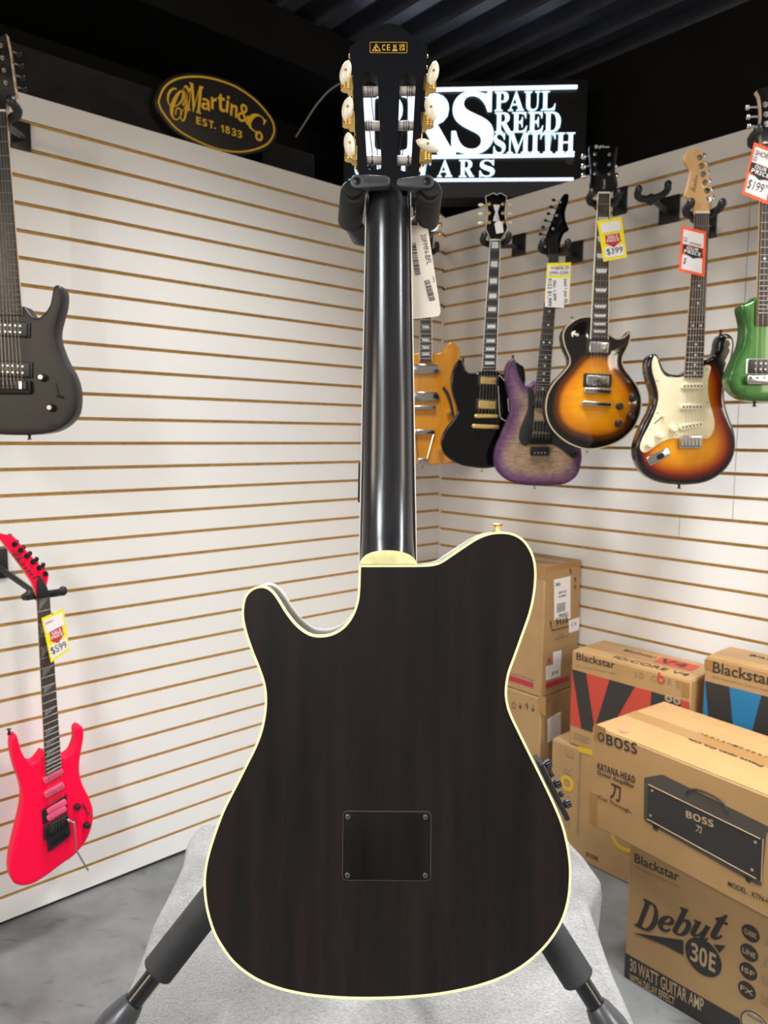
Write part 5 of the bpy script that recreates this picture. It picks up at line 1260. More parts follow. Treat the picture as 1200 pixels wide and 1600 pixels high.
for (px, py), s_, s2_ in (((1092, 713), 'CLASSIC', 'CLASSIC\nVOICING'), ((1083, 834), 'LINE', 'LINE IN\n& USB'), ((1077, 950), 'ISF', 'INFINITE\nSHAPE'), ((1069, 1068), 'FX', 'DELAY\nEFFECT')):
    c = f6.L(*cr(px, py)); MB().prism(ellipse(c[0], c[1], .021, .021, 28), -0.0014, -0.0002).build('printed_roundel', M_INKBROWN, t6)
    text(t6, s_, c[0], c[1], .030, .013, -0.0016, M_BEIGEPRINT, weight=0.01); text(t6, s2_, c[0] + .058, c[1] - 0.002, .050, .024, -0.0006, M_FAINT)
c = f6.L(*cr(1120, 1285)); MB().prism(ellipse(c[0], c[1], .036, .036, 32), -0.0026, -0.0012).build('printed_roundel', M_BEIGEPRINT, t6); MB().ring(ellipse(c[0], c[1], .034, .034, 32), .003, -0.0032, -0.0024).build('roundel_ring', M_INKBROWN, t6)
text(t6, 'INCLUDES', c[0], c[1] + .018, .036, .007, -0.0028, M_INKBROWN)

Pk = onZ(920, 1286, HD + 0.0045); Pk.z = HD + 0.0045
WK, DK, HK = 0.60, 0.335, 0.287
t8, f8, _ = carton('large carton with printed amplifier picture and coral sticker, on the near right stack', Pk, zb, za, WK, DK, HK, M_CARD2)
def ck(px, py): return (900 + px / 4, 1050 + py / 4)
def q8(pts): return [f8.L(*ck(*p)) for p in pts]
def l8(s, a, b, h, m=M_INKBROWN, wt=0.0, y=-0.0006): lt(t8, f8, s, *ck(*a), *ck(*b), h, m, wt, y)
l8('BOSS', (190, 420), (382, 482), 0.030, M_INKBROWN, 0.05); l8('KATANA-HEAD', (135, 585), (370, 675), 0.020, M_INKBROWN, 0.03); l8('Guitar Amplifier', (133, 628), (365, 720), 0.015, M_INKBROWN, 0.01)
c = f8.L(*ck(247, 755)); text(t8, '\u5200', c[0], c[1], .034, .046, -0.0006, M_INKBROWN, weight=0.02); l8('-Cut Through-', (130, 775), (352, 880), 0.014, M_INKBROWN)
c = f8.L(*ck(158, 405)); MB().ring(ellipse(c[0], c[1], .011, .013, 20), .004, -0.0013, 0).build('printed_logo', M_INKBROWN, t8)
l8('MODEL : KTN-HEAD', (950, 1320), (1290, 1470), 0.013, M_INKBROWN, 0.01)
# printed picture of the amp head
pic = fpanel(t8, f8, q8([(428, 660), (540, 640), (1235, 980), (1190, 1005), (1160, 1335), (1130, 1330), (440, 935), (425, 915)]), M_BOXGREY, 'printed_amplifier')
MB().prism(q8([(452, 705), (1160, 1040), (1150, 1300), (448, 915)]), -0.0016, -0.0010).build('printed_grille', M_BOXDARK, pic)
for a, b in (((455, 702), (1155, 1042)), ((448, 918), (1128, 1290)), ((1172, 1045), (1160, 1310))):
    pa, pb = f8.L(*ck(*a)), f8.L(*ck(*b)); MB().tube([(pa[0], -0.0018, pa[1]), (pb[0], -0.0018, pb[1])], 0.0011, 4).build('printed_line', M_BEIGEPRINT, pic)
hp_ = [f8.L(*ck(*p)) for p in smooth([(690, 760), (705, 738), (760, 735), (850, 770), (915, 815), (945, 860), (945, 885)], 4, False)]
MB().tube([(p[0], -0.0012, p[1]) for p in hp_], 0.0028, 6).build('printed_handle', M_BOXDARK, pic)
for p in ((478, 740), (468, 895), (1123, 1062), (1103, 1235)):
    c = f8.L(*ck(*p)); MB().prism(ellipse(c[0], c[1], .0035, .0035, 12), -0.0022, -0.0014).build('printed_bolt', M_BEIGEPRINT, pic)
for p in ((495, 975), (1075, 1300)): MB().prism(q8([(p[0] - 20, p[1] - 30), (p[0] + 25, p[1] - 8), (p[0] + 15, p[1] + 20), (p[0] - 10, p[1] + 8)]), -0.0012, -0.0004).build('printed_foot', M_BOXDARK, pic)
a, b = f8.L(*ck(690, 885)), f8.L(*ck(862, 950)); text(t8, 'BOSS', (a[0] + b[0]) / 2, (a[1] + b[1]) / 2 , b[0] - a[0], .018, -0.0018, M_BEIGEPRINT, weight=0.05, rot=math.atan2(b[1] - a[1], b[0] - a[0]))
c = f8.L(*ck(770, 982)); text(t8, '\u5200', c[0], c[1], .015, .017, -0.0018, M_BEIGEPRINT, weight=0.02)
fpanel(t8, f8, q8([(113, 322), (185, 352), (180, 445), (112, 420)]), M_TAPE, 'tape', -0.0007); fpanel(t8, f8, q8([(85, 745), (135, 765), (130, 975), (82, 945)]), M_TAPE, 'tape', -0.0007)
# sticker and top print
def u8(px, py):
    P = f8.loc(onZ(px, py, Pk.z + HK)); return (P.x, P.y)
s_ = [u8(967, 1140), u8(976, 1140.5), u8(982, 1144), u8(979, 1146.5), u8(969, 1144.5)]
MB().add([(x, y, HK + 0.0030) for x, y in s_], [(0, 1, 2, 3, 4)]).add([(x, y, HK + 0.0015) for x, y in s_], [(4, 3, 2, 1, 0)]).build('sticker', M_STICKER, t8)
p = u8(1120, 1172); text(t8, 'Please open this side', p[0] + .02, p[1] - .0, 0.20, 0.017, HK + 0.0026, M_INKBROWN, rot=PI, normal='z', weight=.01)
p = u8(1130, 1162); text(t8, '\u3053\u3061\u3089\u304B\u3089\u958B\u3051\u3066\u304F\u3060\u3055\u3044', p[0] + .02, p[1] + .008, 0.19, 0.013, HK + 0.0026, M_INKBROWN, rot=PI, normal='z')

# ------------------------------------------------------------------ blanket-covered table
ZT = 0.74
def tp(px, py): P = onZ(px, py, ZT); return (P.x, P.y)
edge = [(205, 1520), (235, 1440), (262, 1390), (283, 1345), (288, 1320), (295, 1303), (308, 1287), (330, 1281), (400, 1279), (500, 1278), (600, 1277), (700, 1277), (800, 1279), (868, 1285), (888, 1303), (910, 1330), (930, 1355), (941, 1372), (938, 1388), (925, 1408), (928, 1425), (940, 1460), (962, 1520), (985, 1570)]
E_ = [tp(*p) for p in edge]
near_y = 0.60
lx = E_[0]; rx = E_[-1]
# extend both sides straight toward the camera
sl_ = ((E_[0][0] - E_[2][0]) / (E_[0][1] - E_[2][1])); sr_ = ((E_[-1][0] - E_[-3][0]) / (E_[-1][1] - E_[-3][1]))
E_ = [(E_[0][0] + (near_y - E_[0][1]) * sl_ * 0.6, near_y)] + E_ + [(E_[-1][0] + (near_y - E_[-1][1]) * sr_ * 0.6, near_y)]
ES = smooth([(x, y) for x, y in E_], 3, False)
closed = ccw(ES + [(ES[-1][0] * 0.3, near_y - 0.02), (ES[0][0] * 0.3, near_y - 0.02)])
n = len(closed)
import mathutils
def wob(x, y):
    v = mathutils.noise.noise(Vector((x * 5, y * 5, 1))) * 0.006 + mathutils.noise.noise(Vector((x * 14, y * 14, 3))) * 0.0022
    # soft creases
    for (cx, cy, dx, dy, amp) in ((0.18, 1.02, 0.7, 0.7, 0.006), (-0.22, 1.1, 0.9, -0.45, 0.005), (0.30, 1.15, 0.5, 0.86, 0.008), (-0.1, 0.8, 0.95, 0.3, 0.003)):
        d = (x - cx) * -dy + (y - cy) * dx; v += amp * math.exp(-(d / 0.018) ** 2) * math.exp(-((x - cx) ** 2 + (y - cy) ** 2) / 0.05)
    return v
mb = MB()
pin = inset(closed, 0.02)
ar = np.array(pin); xs = np.arange(ar[:, 0].min(), ar[:, 0].max(), 0.012); ys = np.arange(ar[:, 1].min(), ar[:, 1].max(), 0.012)
gx, gy = np.meshgrid(xs, ys); gg = np.stack([gx.ravel(), gy.ravel()], 1); gg = gg[inside(gg, ar) & (poly_dist(gg, ar) > 0.006)]
ov_, oe_, of_, *_r = delaunay_2d_cdt([Vector(p) for p in pin] + [Vector(p) for p in gg], [], [list(range(n))], 1, 1e-7)
mb.add([(v.x, v.y, ZT + wob(v.x, v.y)) for v in ov_], [tuple(f) for f in of_])
rings = [(0.02, 0.0), (0.008, -0.004), (0.002, -0.012), (0.0, -0.03)]
vs = []
for ins, dz in rings:
    vs += [(x, y, ZT + dz + (wob(x, y) if dz == 0 else wob(x, y) * 0.6)) for x, y in (inset(closed, ins) if ins else closed)]
per = 0.0; acc = []
for i in range(n): acc.append(per); per += math.dist(closed[i], closed[(i + 1) % n])
cxm = sum(p[0] for p in closed) / n; cym = sum(p[1] for p in closed) / n
for k, dz in enumerate((-0.12, -0.26, -0.42, -0.55)):
    for i, (x, y) in enumerate(closed):
        f = math.sin(acc[i] * 2 * PI / 0.17) * 0.012 * (k + 1) / 2 - 0.01
        d = Vector((cxm - x, cym - y)).normalized()
        vs.append((x + d.x * (0.01 + f * 0.6), y + d.y * (0.01 + f * 0.6), ZT + dz))
o_ = len(mb.v); R_ = len(rings) + 4
mb.add(vs, [(j * n + k, j * n + (k + 1) % n, (j + 1) * n + (k + 1) % n, (j + 1) * n + k) for j in range(R_ - 1) for k in range(n)])
bl_ = mb.build('blanket', M_PLUSH, sharp=80); tag(bl_, 'light grey plush blanket draped over the table under the near guitar stand', 'blanket')
tb = thing('table', 'low wooden table hidden beneath the grey blanket', 'table', Matrix.Translation((0.0, 0.93, 0)))
MB().box((0.0, 0.0, ZT - 0.045), (0.50, 0.52, 0.03)).build('table_top', M_TABLEWOOD, tb, bevel=0.003)
lg = MB().box((0, 0, (ZT - 0.06) / 2), (0.04, 0.04, ZT - 0.06)).build('leg', M_TABLEWOOD, tb); lg.location = (-0.2, -0.2, 0)
for x, y in ((0.2, -0.2), (-0.2, 0.2), (0.2, 0.2)): dupobj(lg, tb).location = (x, y, 0)

# ------------------------------------------------------------------ the near guitar (seen from behind)
LEAN = math.radians(8.0)
P0 = onY(604, 1560, 0.683)
FG = Frame(P0, (1, 0, 0), (0, math.cos(LEAN), -math.sin(LEAN)))
g = thing('guitar', 'near guitar seen from behind, dark mahogany back with cream binding', 'guitar', FG.M())
body = [(560.5, 882.5, 1), (560, 900), (559.3, 920), (557, 940), (550, 960), (537.5, 977.5), (520, 988.8), (500, 992.5), (482.5, 988.8), (465, 976), (450, 957.5), (437.5, 937.5), (427.5, 923.8), (416.5, 916.3), (405, 915.3), (392.5, 920), (382.5, 931), (378.3, 947.5), (378, 965), (382.5, 987.5), (392.5, 1017.5), (402.5, 1042.5), (410.8, 1067.5), (413.7, 1090), (412.3, 1115), (406.5, 1143), (397, 1168), (385, 1192), (371, 1220), (358, 1245), (346.5, 1269), (335, 1300), (325.5, 1330), (320, 1355), (318, 1380), (320, 1407.5), (325, 1432.5), (334.5, 1460), (347.5, 1482.5), (362.5, 1502.5), (382.5, 1520), (407.5, 1535), (440, 1547), (480, 1555.5), (525, 1560), (563, 1561.3), (600, 1561), (637.5, 1559.3), (675, 1556), (712.5, 1550), (750, 1541), (787.5, 1527.5), (820, 1508.8), (847.5, 1485), (867.5, 1460), (881, 1435), (889, 1407.5), (892.3, 1377.5), (892, 1347.5), (887.5, 1317.5), (880, 1288), (868, 1258), (852.5, 1225), (835, 1189.5), (817, 1153), (800, 1117.5), (793.8, 1097.5), (792.3, 1077.5), (796, 1052.5), (805, 1027.5), (817.5, 992.5), (828.8, 960), (835.5, 930), (838.2, 900), (836.5, 877.5), (830, 859), (818.5, 843), (803, 833.6), (785, 830.6), (765, 832.5), (745, 840), (725, 852.5), (705, 866), (687.5, 877.3), (672.5, 881.3), (651, 882.3, 1)]
OB = smooth(FG.LL(body), 4)
OBc = ccw(OB)
MB().prism(inset(OBc, 0.0022), 0.0, 0.0485, 0.0, fill=True, mi=0, mi_side=1).build('body', [M_MAHOG, M_SIDE], g, sharp=40)
MB().ring(OBc, 0.0024, -0.0006, 0.0035).build('back_binding', M_BIND, g)
MB().ring(OBc, 0.0024, 0.0465, 0.0495).build('front_binding', M_BINDW, g)
# front top, facing the wall
MB().prism(inset(OBc, 0.0024), 0.0487, 0.0505).build('front_top', mat('black_satin_top', (0.012, 0.012, 0.013), 0.35), g)
# heel cap
hc = [(561.5, 882, 1), (563.5, 876), (570, 868.5), (580, 863.5), (593, 860.8), (607, 860), (620, 861), (633, 864), (643, 869), (649.5, 876), (651, 882, 1)]
MB().prism(smooth(FG.LL(hc), 3), -0.0008, 0.012, 0.0005).build('heel_cap', mat('marbled_cream_heel', (0.72, 0.66, 0.32), 0.3, noise=0.18, nscale=70), g)
# cavity cover with four screws
x0, zt = FG.L(536.5, 1267.5); x1, zb_ = FG.L(672.3, 1375.5)
cv = MB().prism(rrect(x0, x1, zb_, zt, 0.004), -0.0010, 0.001, 0.0004).build('cavity_cover', mat('cavity_cover_black', (0.0060, 0.0046, 0.0044), 0.45, noise=0.6, nscale=45, stretch=(1, 1, .1), spec=0.15), g)
MB().ring(rrect(x0 - .0005, x1 + .0005, zb_ - .0005, zt + .0005, 0.0045), 0.0006, -0.0004, 0.0004).build('cover_seam', mat('worn_cover_edge', (0.11, 0.075, 0.055), 0.4), cv)
scr = None
for px, py in ((543.7, 1275.5), (664.5, 1275.8), (543, 1366.5), (664.3, 1366.8)):
    c = FG.L(px, py)
    if scr is None:
        scr = MB().tube([(0, 0.0005, 0), (0, -0.0008, 0), (0, -0.0012, 0)], [0.0027, 0.0026, 0.0016], 16).build('screw', mat('dark_screw_steel', (0.16, 0.16, 0.17), 0.3, 0.9), cv)
        x_ = MB().box((0, -0.0013, 0), (0.0022, 0.0003, 0.0005)).box((0, -0.0013, 0), (0.0005, 0.0003, 0.0022)).build('screw_recess', M_INK, None); x_.location = (c[0], -0.0010, c[1]); x_.parent = cv
        scr.location = (c[0], -0.0010, c[1])
    else:
        s2_ = dupobj(scr, cv); s2_.location = (c[0], -0.0010, c[1])
        s3_ = dupobj(x_, cv); s3_.location = (c[0], -0.0010, c[1])
# neck: lofted, its back 26 mm further from the viewer, flaring into the heel
ND = 0.023
def dep(py):
    if py < 302: return ND + (302 - py) / 34 * 0.007
    if py < 700: return ND
    t = min(1, (py - 700) / 168); return ND * (1 - t ** 2.2) + 0.0035 * t ** 2.2
rings = []
lefts = [(268, 571), (285, 573), (300, 574.3), (360, 573.7), (440, 573), (540, 571), (640, 569), (740, 567), (800, 565.6), (840, 564.3), (860, 563), (874, 562), (884, 561.8)]
rights = [(268, 637), (285, 638), (300, 639), (360, 639.8), (440, 640.8), (540, 642.3), (640, 643.8), (740, 644.8), (800, 646), (840, 647.2), (860, 648.6), (874, 650), (884, 650.3)]
for (py, xl), (_, xr) in zip(lefts, rights):
    d = dep(py); yfront = 0.0455; ring = []
    L_ = FG.L(xl, py, max(d, 0.012) + 0.006); R_2 = FG.L(xr, py, max(d, 0.012) + 0.006)
    cx = (L_[0] + R_2[0]) / 2; hw = (R_2[0] - L_[0]) / 2
    for k in range(17):
        a = PI * k / 16
        ring.append((cx - hw * math.cos(a) * (1 if 0 < k < 16 else 1), yfront - (yfront - d) * (math.sin(a) ** 0.62 if py < 800 else math.sin(a) ** 0.5), L_[1]))
    rings.append(ring)
MB().loft(rings).build('neck', M_NECK, g, sharp=60)
a0, a1 = FG.L(572.5, 300, 0.045), FG.L(641, 300, 0.045); b0, b1 = FG.L(561.5, 882, 0.045), FG.L(650.5, 882, 0.045)
fbd = MB().prism([(a0[0], a0[1]), (a1[0], a1[1]), (b1[0], b1[1]), (b0[0], b0[1])], 0.0455, 0.053).build('fingerboard', M_EBONY, g)
for p, q in ((a0, b0), (a1, b1)):
    MB().tube([(p[0], 0.0462, p[1]), (q[0], 0.0462, q[1])], 0.0010, 6).build('board_binding', M_BINDW, fbd)
# headstock with two slots
HDp = 0.026
hs = [(560.5, 279, 1), (558, 240), (555.5, 200), (552, 150), (548.5, 105), (545.7, 72.5, 1), (551.5, 69.5), (556.5, 65.5), (562, 59), (573.5, 54.5), (585, 46.5), (596, 39.3), (608, 36.8), (620, 38.5), (630, 44), (641, 54), (652, 58.3), (659, 66), (664, 70.5), (668, 71.8, 1), (666.8, 105), (664, 150), (659.5, 200), (656, 240), (653.5, 279, 1), (646, 284), (639, 292), (637, 299, 1), (575.5, 299, 1), (573, 292), (567, 284)]
HS = ccw(smooth(FG.LL(hs, HDp), 4))
def slot(x0t, x1t, x0b, x1b, yt, yb):
    L_, R_2 = FG.L(x0t, yt, HDp), FG.L(x1t, yt, HDp); l2, r2 = FG.L(x0b, yb, HDp), FG.L(x1b, yb, HDp)
    r1 = (R_2[0] - L_[0]) / 2; rb = (r2[0] - l2[0]) / 2; out = []
    ct_ = ((L_[0] + R_2[0]) / 2, L_[1] - r1); cb = ((l2[0] + r2[0]) / 2, l2[1] + rb)
    for k in range(9): a = PI * k / 8; out.append((ct_[0] + r1 * math.cos(a), ct_[1] + r1 * math.sin(a)))
    for k in range(9): a = PI + PI * k / 8; out.append((cb[0] + rb * math.cos(a), cb[1] + rb * math.sin(a)))
    return out
S1 = slot(566, 590.5, 573.5, 596.5, 112, 268); S2 = slot(625, 650, 620, 642.5, 113, 268)
def plate_holes(outer, holes, y0, y1, m, name, parent, matside=None):
    allp = []; cons = []
    for lp in [outer] + holes:
        b0_ = len(allp); allp += [Vector(p) for p in lp]; cons += [(b0_ + i, b0_ + (i + 1) % len(lp)) for i in range(len(lp))]
    ov_, oe_, of_, *_r = delaunay_2d_cdt(allp, cons, [], 0, 1e-7)
    P_ = np.array([tuple(v) for v in ov_]); fs = []
    cen = np.array([P_[list(f)].mean(0) for f in of_]); ok = inside(cen, np.array(outer))
    for h_ in holes: ok &= ~inside(cen, np.array(h_))
    mb = MB(); fs = [tuple(f) for f, k in zip(of_, ok) if k]; nn = len(P_)
    mb.add([(p[0], y0, p[1]) for p in P_], fs); mb.add([(p[0], y1, p[1]) for p in P_], [f[::-1] for f in fs])
    for lp in [outer] + holes:
        n_ = len(lp); o_ = len(mb.v)
        mb.add([(p[0], y0, p[1]) for p in lp] + [(p[0], y1, p[1]) for p in lp], [(i, (i + 1) % n_, n_ + (i + 1) % n_, n_ + i) for i in range(n_)])
    mb_o = mb.build(name, m, parent, sharp=35)
    return mb_o
hso = plate_holes(HS, [S1, S2], HDp, HDp + 0.019, M_HEAD, 'headstock', g)
MB().ring(HS, 0.0012, HDp + 0.0185, HDp + 0.0205).build('headstock_binding', M_BINDW, hso)
# regulatory mark box
def hc_(px, py): return FG.L(480 + px / 4.611, 20 + py / 4.611, HDp)
rp = [hc_(452, 211), hc_(720, 291)]
MB().ring(rrect(rp[0][0], rp[1][0], rp[1][1], rp[0][1], 0.0012), 0.0004, HDp - 0.0003, HDp + 0.0002).build('mark_frame', M_GOLDPAINT, hso)
def ht(s, x0_, y0_, x1_, y1_, wt=0.0):
    p, q = hc_(x0_, y0_), hc_(x1_, y1_); text(hso, s, (p[0] + q[0]) / 2, (p[1] + q[1]) / 2, q[0] - p[0], p[1] - q[1], HDp, M_GOLDPAINT, weight=wt, thick=0.0002)
tri = [hc_(497, 222), hc_(530, 276), hc_(467, 276)]
MB().ring([tuple(t_) for t_ in tri], 0.0006, HDp - 0.0003, HDp + 0.0002).build('triangle_mark', M_GOLDPAINT, hso)
ht('C', 487, 244, 508, 270, .02); ht('C', 540, 229, 562, 271, .01); ht('E', 575, 229, 597, 271, .0); ht('UK', 665, 227, 705, 247, .02); ht('CA', 665, 251, 705, 272, .02)
ht('X', 618, 228, 645, 260, -.01); ht('\u2014', 614, 266, 650, 276, .03); ht('U', 622, 230, 641, 262, -.01)
# rollers across the slots, tuning machines
def roller(px0, px1, py, hgt):
    a, b = FG.L(px0, py, HDp + 0.009), FG.L(px1, py, HDp + 0.009); r = hgt / 2
    o = MB().tube([(a[0], HDp + 0.0095, a[1]), (a[0] + .001, HDp + 0.0095, a[1]), (b[0] - .001, HDp + 0.0095, b[1]), (b[0], HDp + 0.0095, b[1])], [r * .96, r, r, r * .96], 20).build('string_roller', M_ROLLER, g)
    return (a, b)
ROL = []
for (l, r, y) in ((566.5, 591, 142), (569.5, 593.5, 196.5), (572.5, 596, 250), (624.5, 650.5, 142), (622, 647, 196), (620, 643, 251)):
    ROL.append(roller(l, r, y, 0.0098))
for i, (l, r, y) in enumerate(((575, 582, 141), (573, 580, 196), (581, 582, 250), (636, 643, 142), (631, 638, 196), (637, 638, 250))):
    m = MB()
    for k in range(3):
        xx = FG.L(l + (r - l) * k / 2, y, HDp + 0.009)
        pts = [(xx[0] + 0.0002 * j / 12, HDp + 0.0095 + 0.0054 * math.cos(2 * PI * j / 12), xx[1] + 0.0054 * math.sin(2 * PI * j / 12)) for j in range(13)]
        m.tube(pts, 0.0005, 5)
    m.build('string_winding', M_STRING, g)
nut_z = FG.L(606, 299, 0.05)[1]
for i, (rx_, ry_, nx) in enumerate(((578, 250, 583), (576.5, 196, 590.5), (579, 142, 597), (638, 142, 613), (634.5, 196, 620.5), (637, 251, 628))):
    a = FG.L(rx_, ry_, HDp + 0.012); b = FG.L(nx, 300, HDp + 0.02)
    MB().tube([(a[0], HDp + 0.0145, a[1]), (b[0], 0.056, b[1])], 0.0005, 5).build('string', M_STRING, g)
BT = [(540, 113, 0.25, 'L'), (543, 169.6, 0.2, 'L'), (546, 226, -0.12, 'L'), (677, 114, 0.2, 'R'), (672.8, 170.5, -0.3, 'R'), (668, 227.5, -1.15, 'R')]
PL = [(549, 134), (551.5, 190), (555, 243), (665, 135), (661, 191), (658, 245)]
def lens(x, y, z, rot):
    rg = []
    for t in np.linspace(-1, 1, 13):
        w = max(0.02, (1 - abs(t) ** 2.2)) ** 0.72 * (1 if abs(t) < .999 else .1); ring = []
        for k in range(16):
            a = 2 * PI * k / 16; v = rot @ Vector((math.cos(a) * 0.0060 * w, math.sin(a) * 0.0045 * w, t * 0.0140)); ring.append((v.x + x, v.y + y, v.z + z))
        rg.append(ring)
    return MB().loft(rg)
for (bx, by, br_, sd), (gx_, gy_) in zip(BT, PL):
    s_ = -1 if sd == 'L' else 1
    D = HDp + 0.006
    gp = FG.L(gx_, gy_, D); bp_ = FG.L(bx, by, D - 0.008)
    tn = MB()
    # worm gear housing on the headstock side
    edge_x = gp[0] + s_ * 0.0015
    tn.cyl((edge_x + s_ * 0.0045, D - .003, gp[1] + 0.006), (edge_x + s_ * 0.0045, D - .003, gp[1] - 0.007), 0.0036, 14); tn.box((edge_x - s_ * .001, D, gp[1]), (0.006, .012, .016))
    for k in range(5): tn.tube([(edge_x + s_ * 0.0045, D - .003, gp[1] + 0.004 - k * 0.0024), (edge_x + s_ * 0.0045, D - .003, gp[1] + 0.0028 - k * 0.0024)], 0.0054, 14)
    tn.cyl((edge_x - s_ * 0.002, D + 0.004, gp[1] - 0.001), (edge_x + s_ * 0.003, D + 0.004, gp[1] - 0.001), 0.0055, 16)
    t_o = tn.build('tuning_machine', M_GOLD, g)
    # stem up to the button
    MB().tube([(edge_x + s_ * 0.002, D, gp[1] + 0.002), ((edge_x + bp_[0]) / 2 + s_ * 0.002, D - 0.004, (gp[1] + bp_[1]) / 2 + 0.002), (bp_[0], D - 0.006, bp_[1])], [0.0030, 0.0022, 0.0026], 10).build('stem', M_GOLD, t_o)
    rot = Matrix.Rotation(br_, 3, 'Y')
    lens(bp_[0], D - 0.008, bp_[1], rot).build('ivory_button', M_IVORY, t_o)
    MB().tube([(bp_[0] + .0003, D - 0.0118, bp_[1]), (bp_[0] + .0003, D - 0.0130, bp_[1])], [0.0019, 0.0013], 10).build('button_screw', M_GOLD, t_o)
for s_, x_, ys in ((-1, 547.5, (88, 110, 160, 215, 262)), (1, 666, (88, 105, 118, 160, 258))):
    zt_ = FG.L(x_, 80, HDp + 0.008); zb2 = FG.L(x_ + (11 if s_ < 0 else -11), 268, HDp + 0.008)
    MB().tube([(zt_[0], HDp + 0.009, zt_[1]), (zb2[0], HDp + 0.009, zb2[1])], 0.0011, 6).build('tuner_plate', M_GOLD, g)
    m = MB()
    for yy in ys: c = FG.L(x_ + (yy - 80) / 188 * (11 if s_ < 0 else -11), yy, HDp + 0.008); m.ball((c[0] + s_ * .0012, HDp + 0.008, c[1]), (0.003, 0.0045, 0.0045), 8, 6)
    m.build('tuner_screws', M_GOLD, g)
# strap button on the upper horn, and side controls
c = FG.L(777.5, 832, 0.02)
MB().tube([(c[0], 0.022, c[1] - .003), (c[0], 0.022, c[1] + .0015), (c[0], 0.022, c[1] + .002), (c[0], 0.022, c[1] + .006), (c[0], 0.022, c[1] + .0075), (c[0], 0.022, c[1] + .0085), (c[0], 0.022, c[1] + .0095)], [.0062, .0055, .0032, .0030, .0052, .0075, .0062], 18).build('strap_button', M_GOLD, g)
cp_pts = [(843, 1187), (884, 1272)]
pa, pb = FG.L(*cp_pts[0], .022), FG.L(*cp_pts[1], .022)
dv = Vector((pb[0] - pa[0], 0, pb[1] - pa[1])); ln = dv.length; dv.normalize(); nv = Vector((-dv.z, 0, dv.x))
if nv.x < 0: nv = -nv
pre = MB(); mid = (Vector((pa[0], .024, pa[1])) + Vector((pb[0], .024, pb[1]))) / 2
rotm = Matrix((( dv.x, 0, nv.x), (0, 1, 0), (dv.z, 0, nv.z)))
pre.box(mid - nv * 0.0012, (ln * 1.02, 0.034, 0.005), 0, rotm)
po = pre.build('preamp_panel', M_BLK, g, bevel=0.001)
for px, py, r, h in ((846, 1198, .0042, .0078), (853.5, 1214, .0027, .005), (862, 1229, .0042, .0078), (868, 1245, .0027, .005), (876, 1261, .0042, .0078)):
    q = FG.L(px, py, .022); q = Vector((q[0], .022, q[1])); t_ = (q - Vector((pa[0], .022, pa[1]))).dot(dv)
    base = Vector((pa[0], .022, pa[1])) + dv * t_ + nv * 0.0015
    MB().tube([base, base + nv * (h * .25), base + nv * (h * .3), base + nv * h, base + nv * (h + .0006)], [r * .8, r * .8, r, r * .96, r * .8], 14).build('preamp_knob', M_BLKMETAL, po)
    kk = MB()
    for j in range(10):
        a = 2 * PI * j / 10; u = dv * math.cos(a) * r + Vector((0, 1, 0)) * math.sin(a) * r
        kk.tube([base + u + nv * (h * .3), base + u + nv * h * .97], r * .14, 4)
    kk.build('knob_ridges', M_GREYPL, po)

# white paper tag on the near guitar
FT = Frame(FG.O + FG.ex * FG.L(662, 430, 0.05)[0] + FG.ey * 0.075 + FG.ez * FG.L(662, 430, 0.05)[1], Vector((1, 0.12, 0)), Vector((-0.12, 1, -0.05)))
tg = thing('hang_tag', 'long cream card tag with barcodes hanging behind the near guitar neck', 'tag', FT.M())
tc = FT.LL([(634, 352), (668, 352), (688.5, 486), (686.5, 492.5), (682, 494.5), (652, 498), (645, 498), (641.5, 494), (634, 430)])
MB().prism(tc, 0, 0.0005).build('card', M_CREAMTAG, tg)
def bars(x0_, y0_, x1_, y1_, wd, nn, seed):
    rnd = random.Random(seed); a = Vector(FT.L(x0_, y0_)); b = Vector(FT.L(x1_, y1_)); d = (b - a); L2 = d.length; d.normalize(); nrm = Vector((-d.y, d.x)); m = MB(); s_ = 0.0
    while s_ < L2:
        w_ = rnd.choice((.0003, .0005, .0009, .0012)); p = a + d * s_; q = a + d * min(L2, s_ + w_)
        m.add([(v.x, -0.0003, v.y) for v in (p - nrm * wd / 2, q - nrm * wd / 2, q + nrm * wd / 2, p + nrm * wd / 2)], [(0, 1, 2, 3)]); s_ += w_ + rnd.choice((.0003, .0004, .0008))
    m.build('barcode', M_INK, tg, recalc=False)
bars(645, 380, 653, 430, .0065, 30, 1); bars(667, 438, 676, 470, .0065, 22, 2)
a, b = FT.L(661, 366), FT.L(671, 413); text(tg, 'TOD20FMN-BFL'[3:], (a[0] + b[0]) / 2, (a[1] + b[1]) / 2, math.dist(a, b), .0060, -0.0002, M_INK, rot=math.atan2(b[1] - a[1], b[0] - a[0]), thick=.0001)
a, b = FT.L(664, 438), FT.L(671, 470); text(tg, '4549763423757', (a[0] + b[0]) / 2 - .0005, (a[1] + b[1]) / 2, math.dist(a, b), .0012, -0.0002, M_INK, rot=math.atan2(b[1] - a[1], b[0] - a[0]), thick=.0001)
a, b = FT.L(676.5, 432), FT.L(678.5, 441); text(tg, 'CAN', (a[0] + b[0]) / 2, (a[1] + b[1]) / 2, math.dist(a, b), .002, -0.0002, M_INK, rot=math.atan2(b[1] - a[1], b[0] - a[0]), thick=.0001)
MB().tube([FT.loc(FG.O + FG.ex * x + FG.ey * y + FG.ez * z) for x, y, z in ((0.026, 0.06, FG.L(640, 330, .06)[1]), (0.030, 0.068, FG.L(650, 345, .06)[1]), (0.034, 0.074, FG.L(655, 356, .06)[1]))], 0.0006, 5).build('cord', M_BINDW, tg)

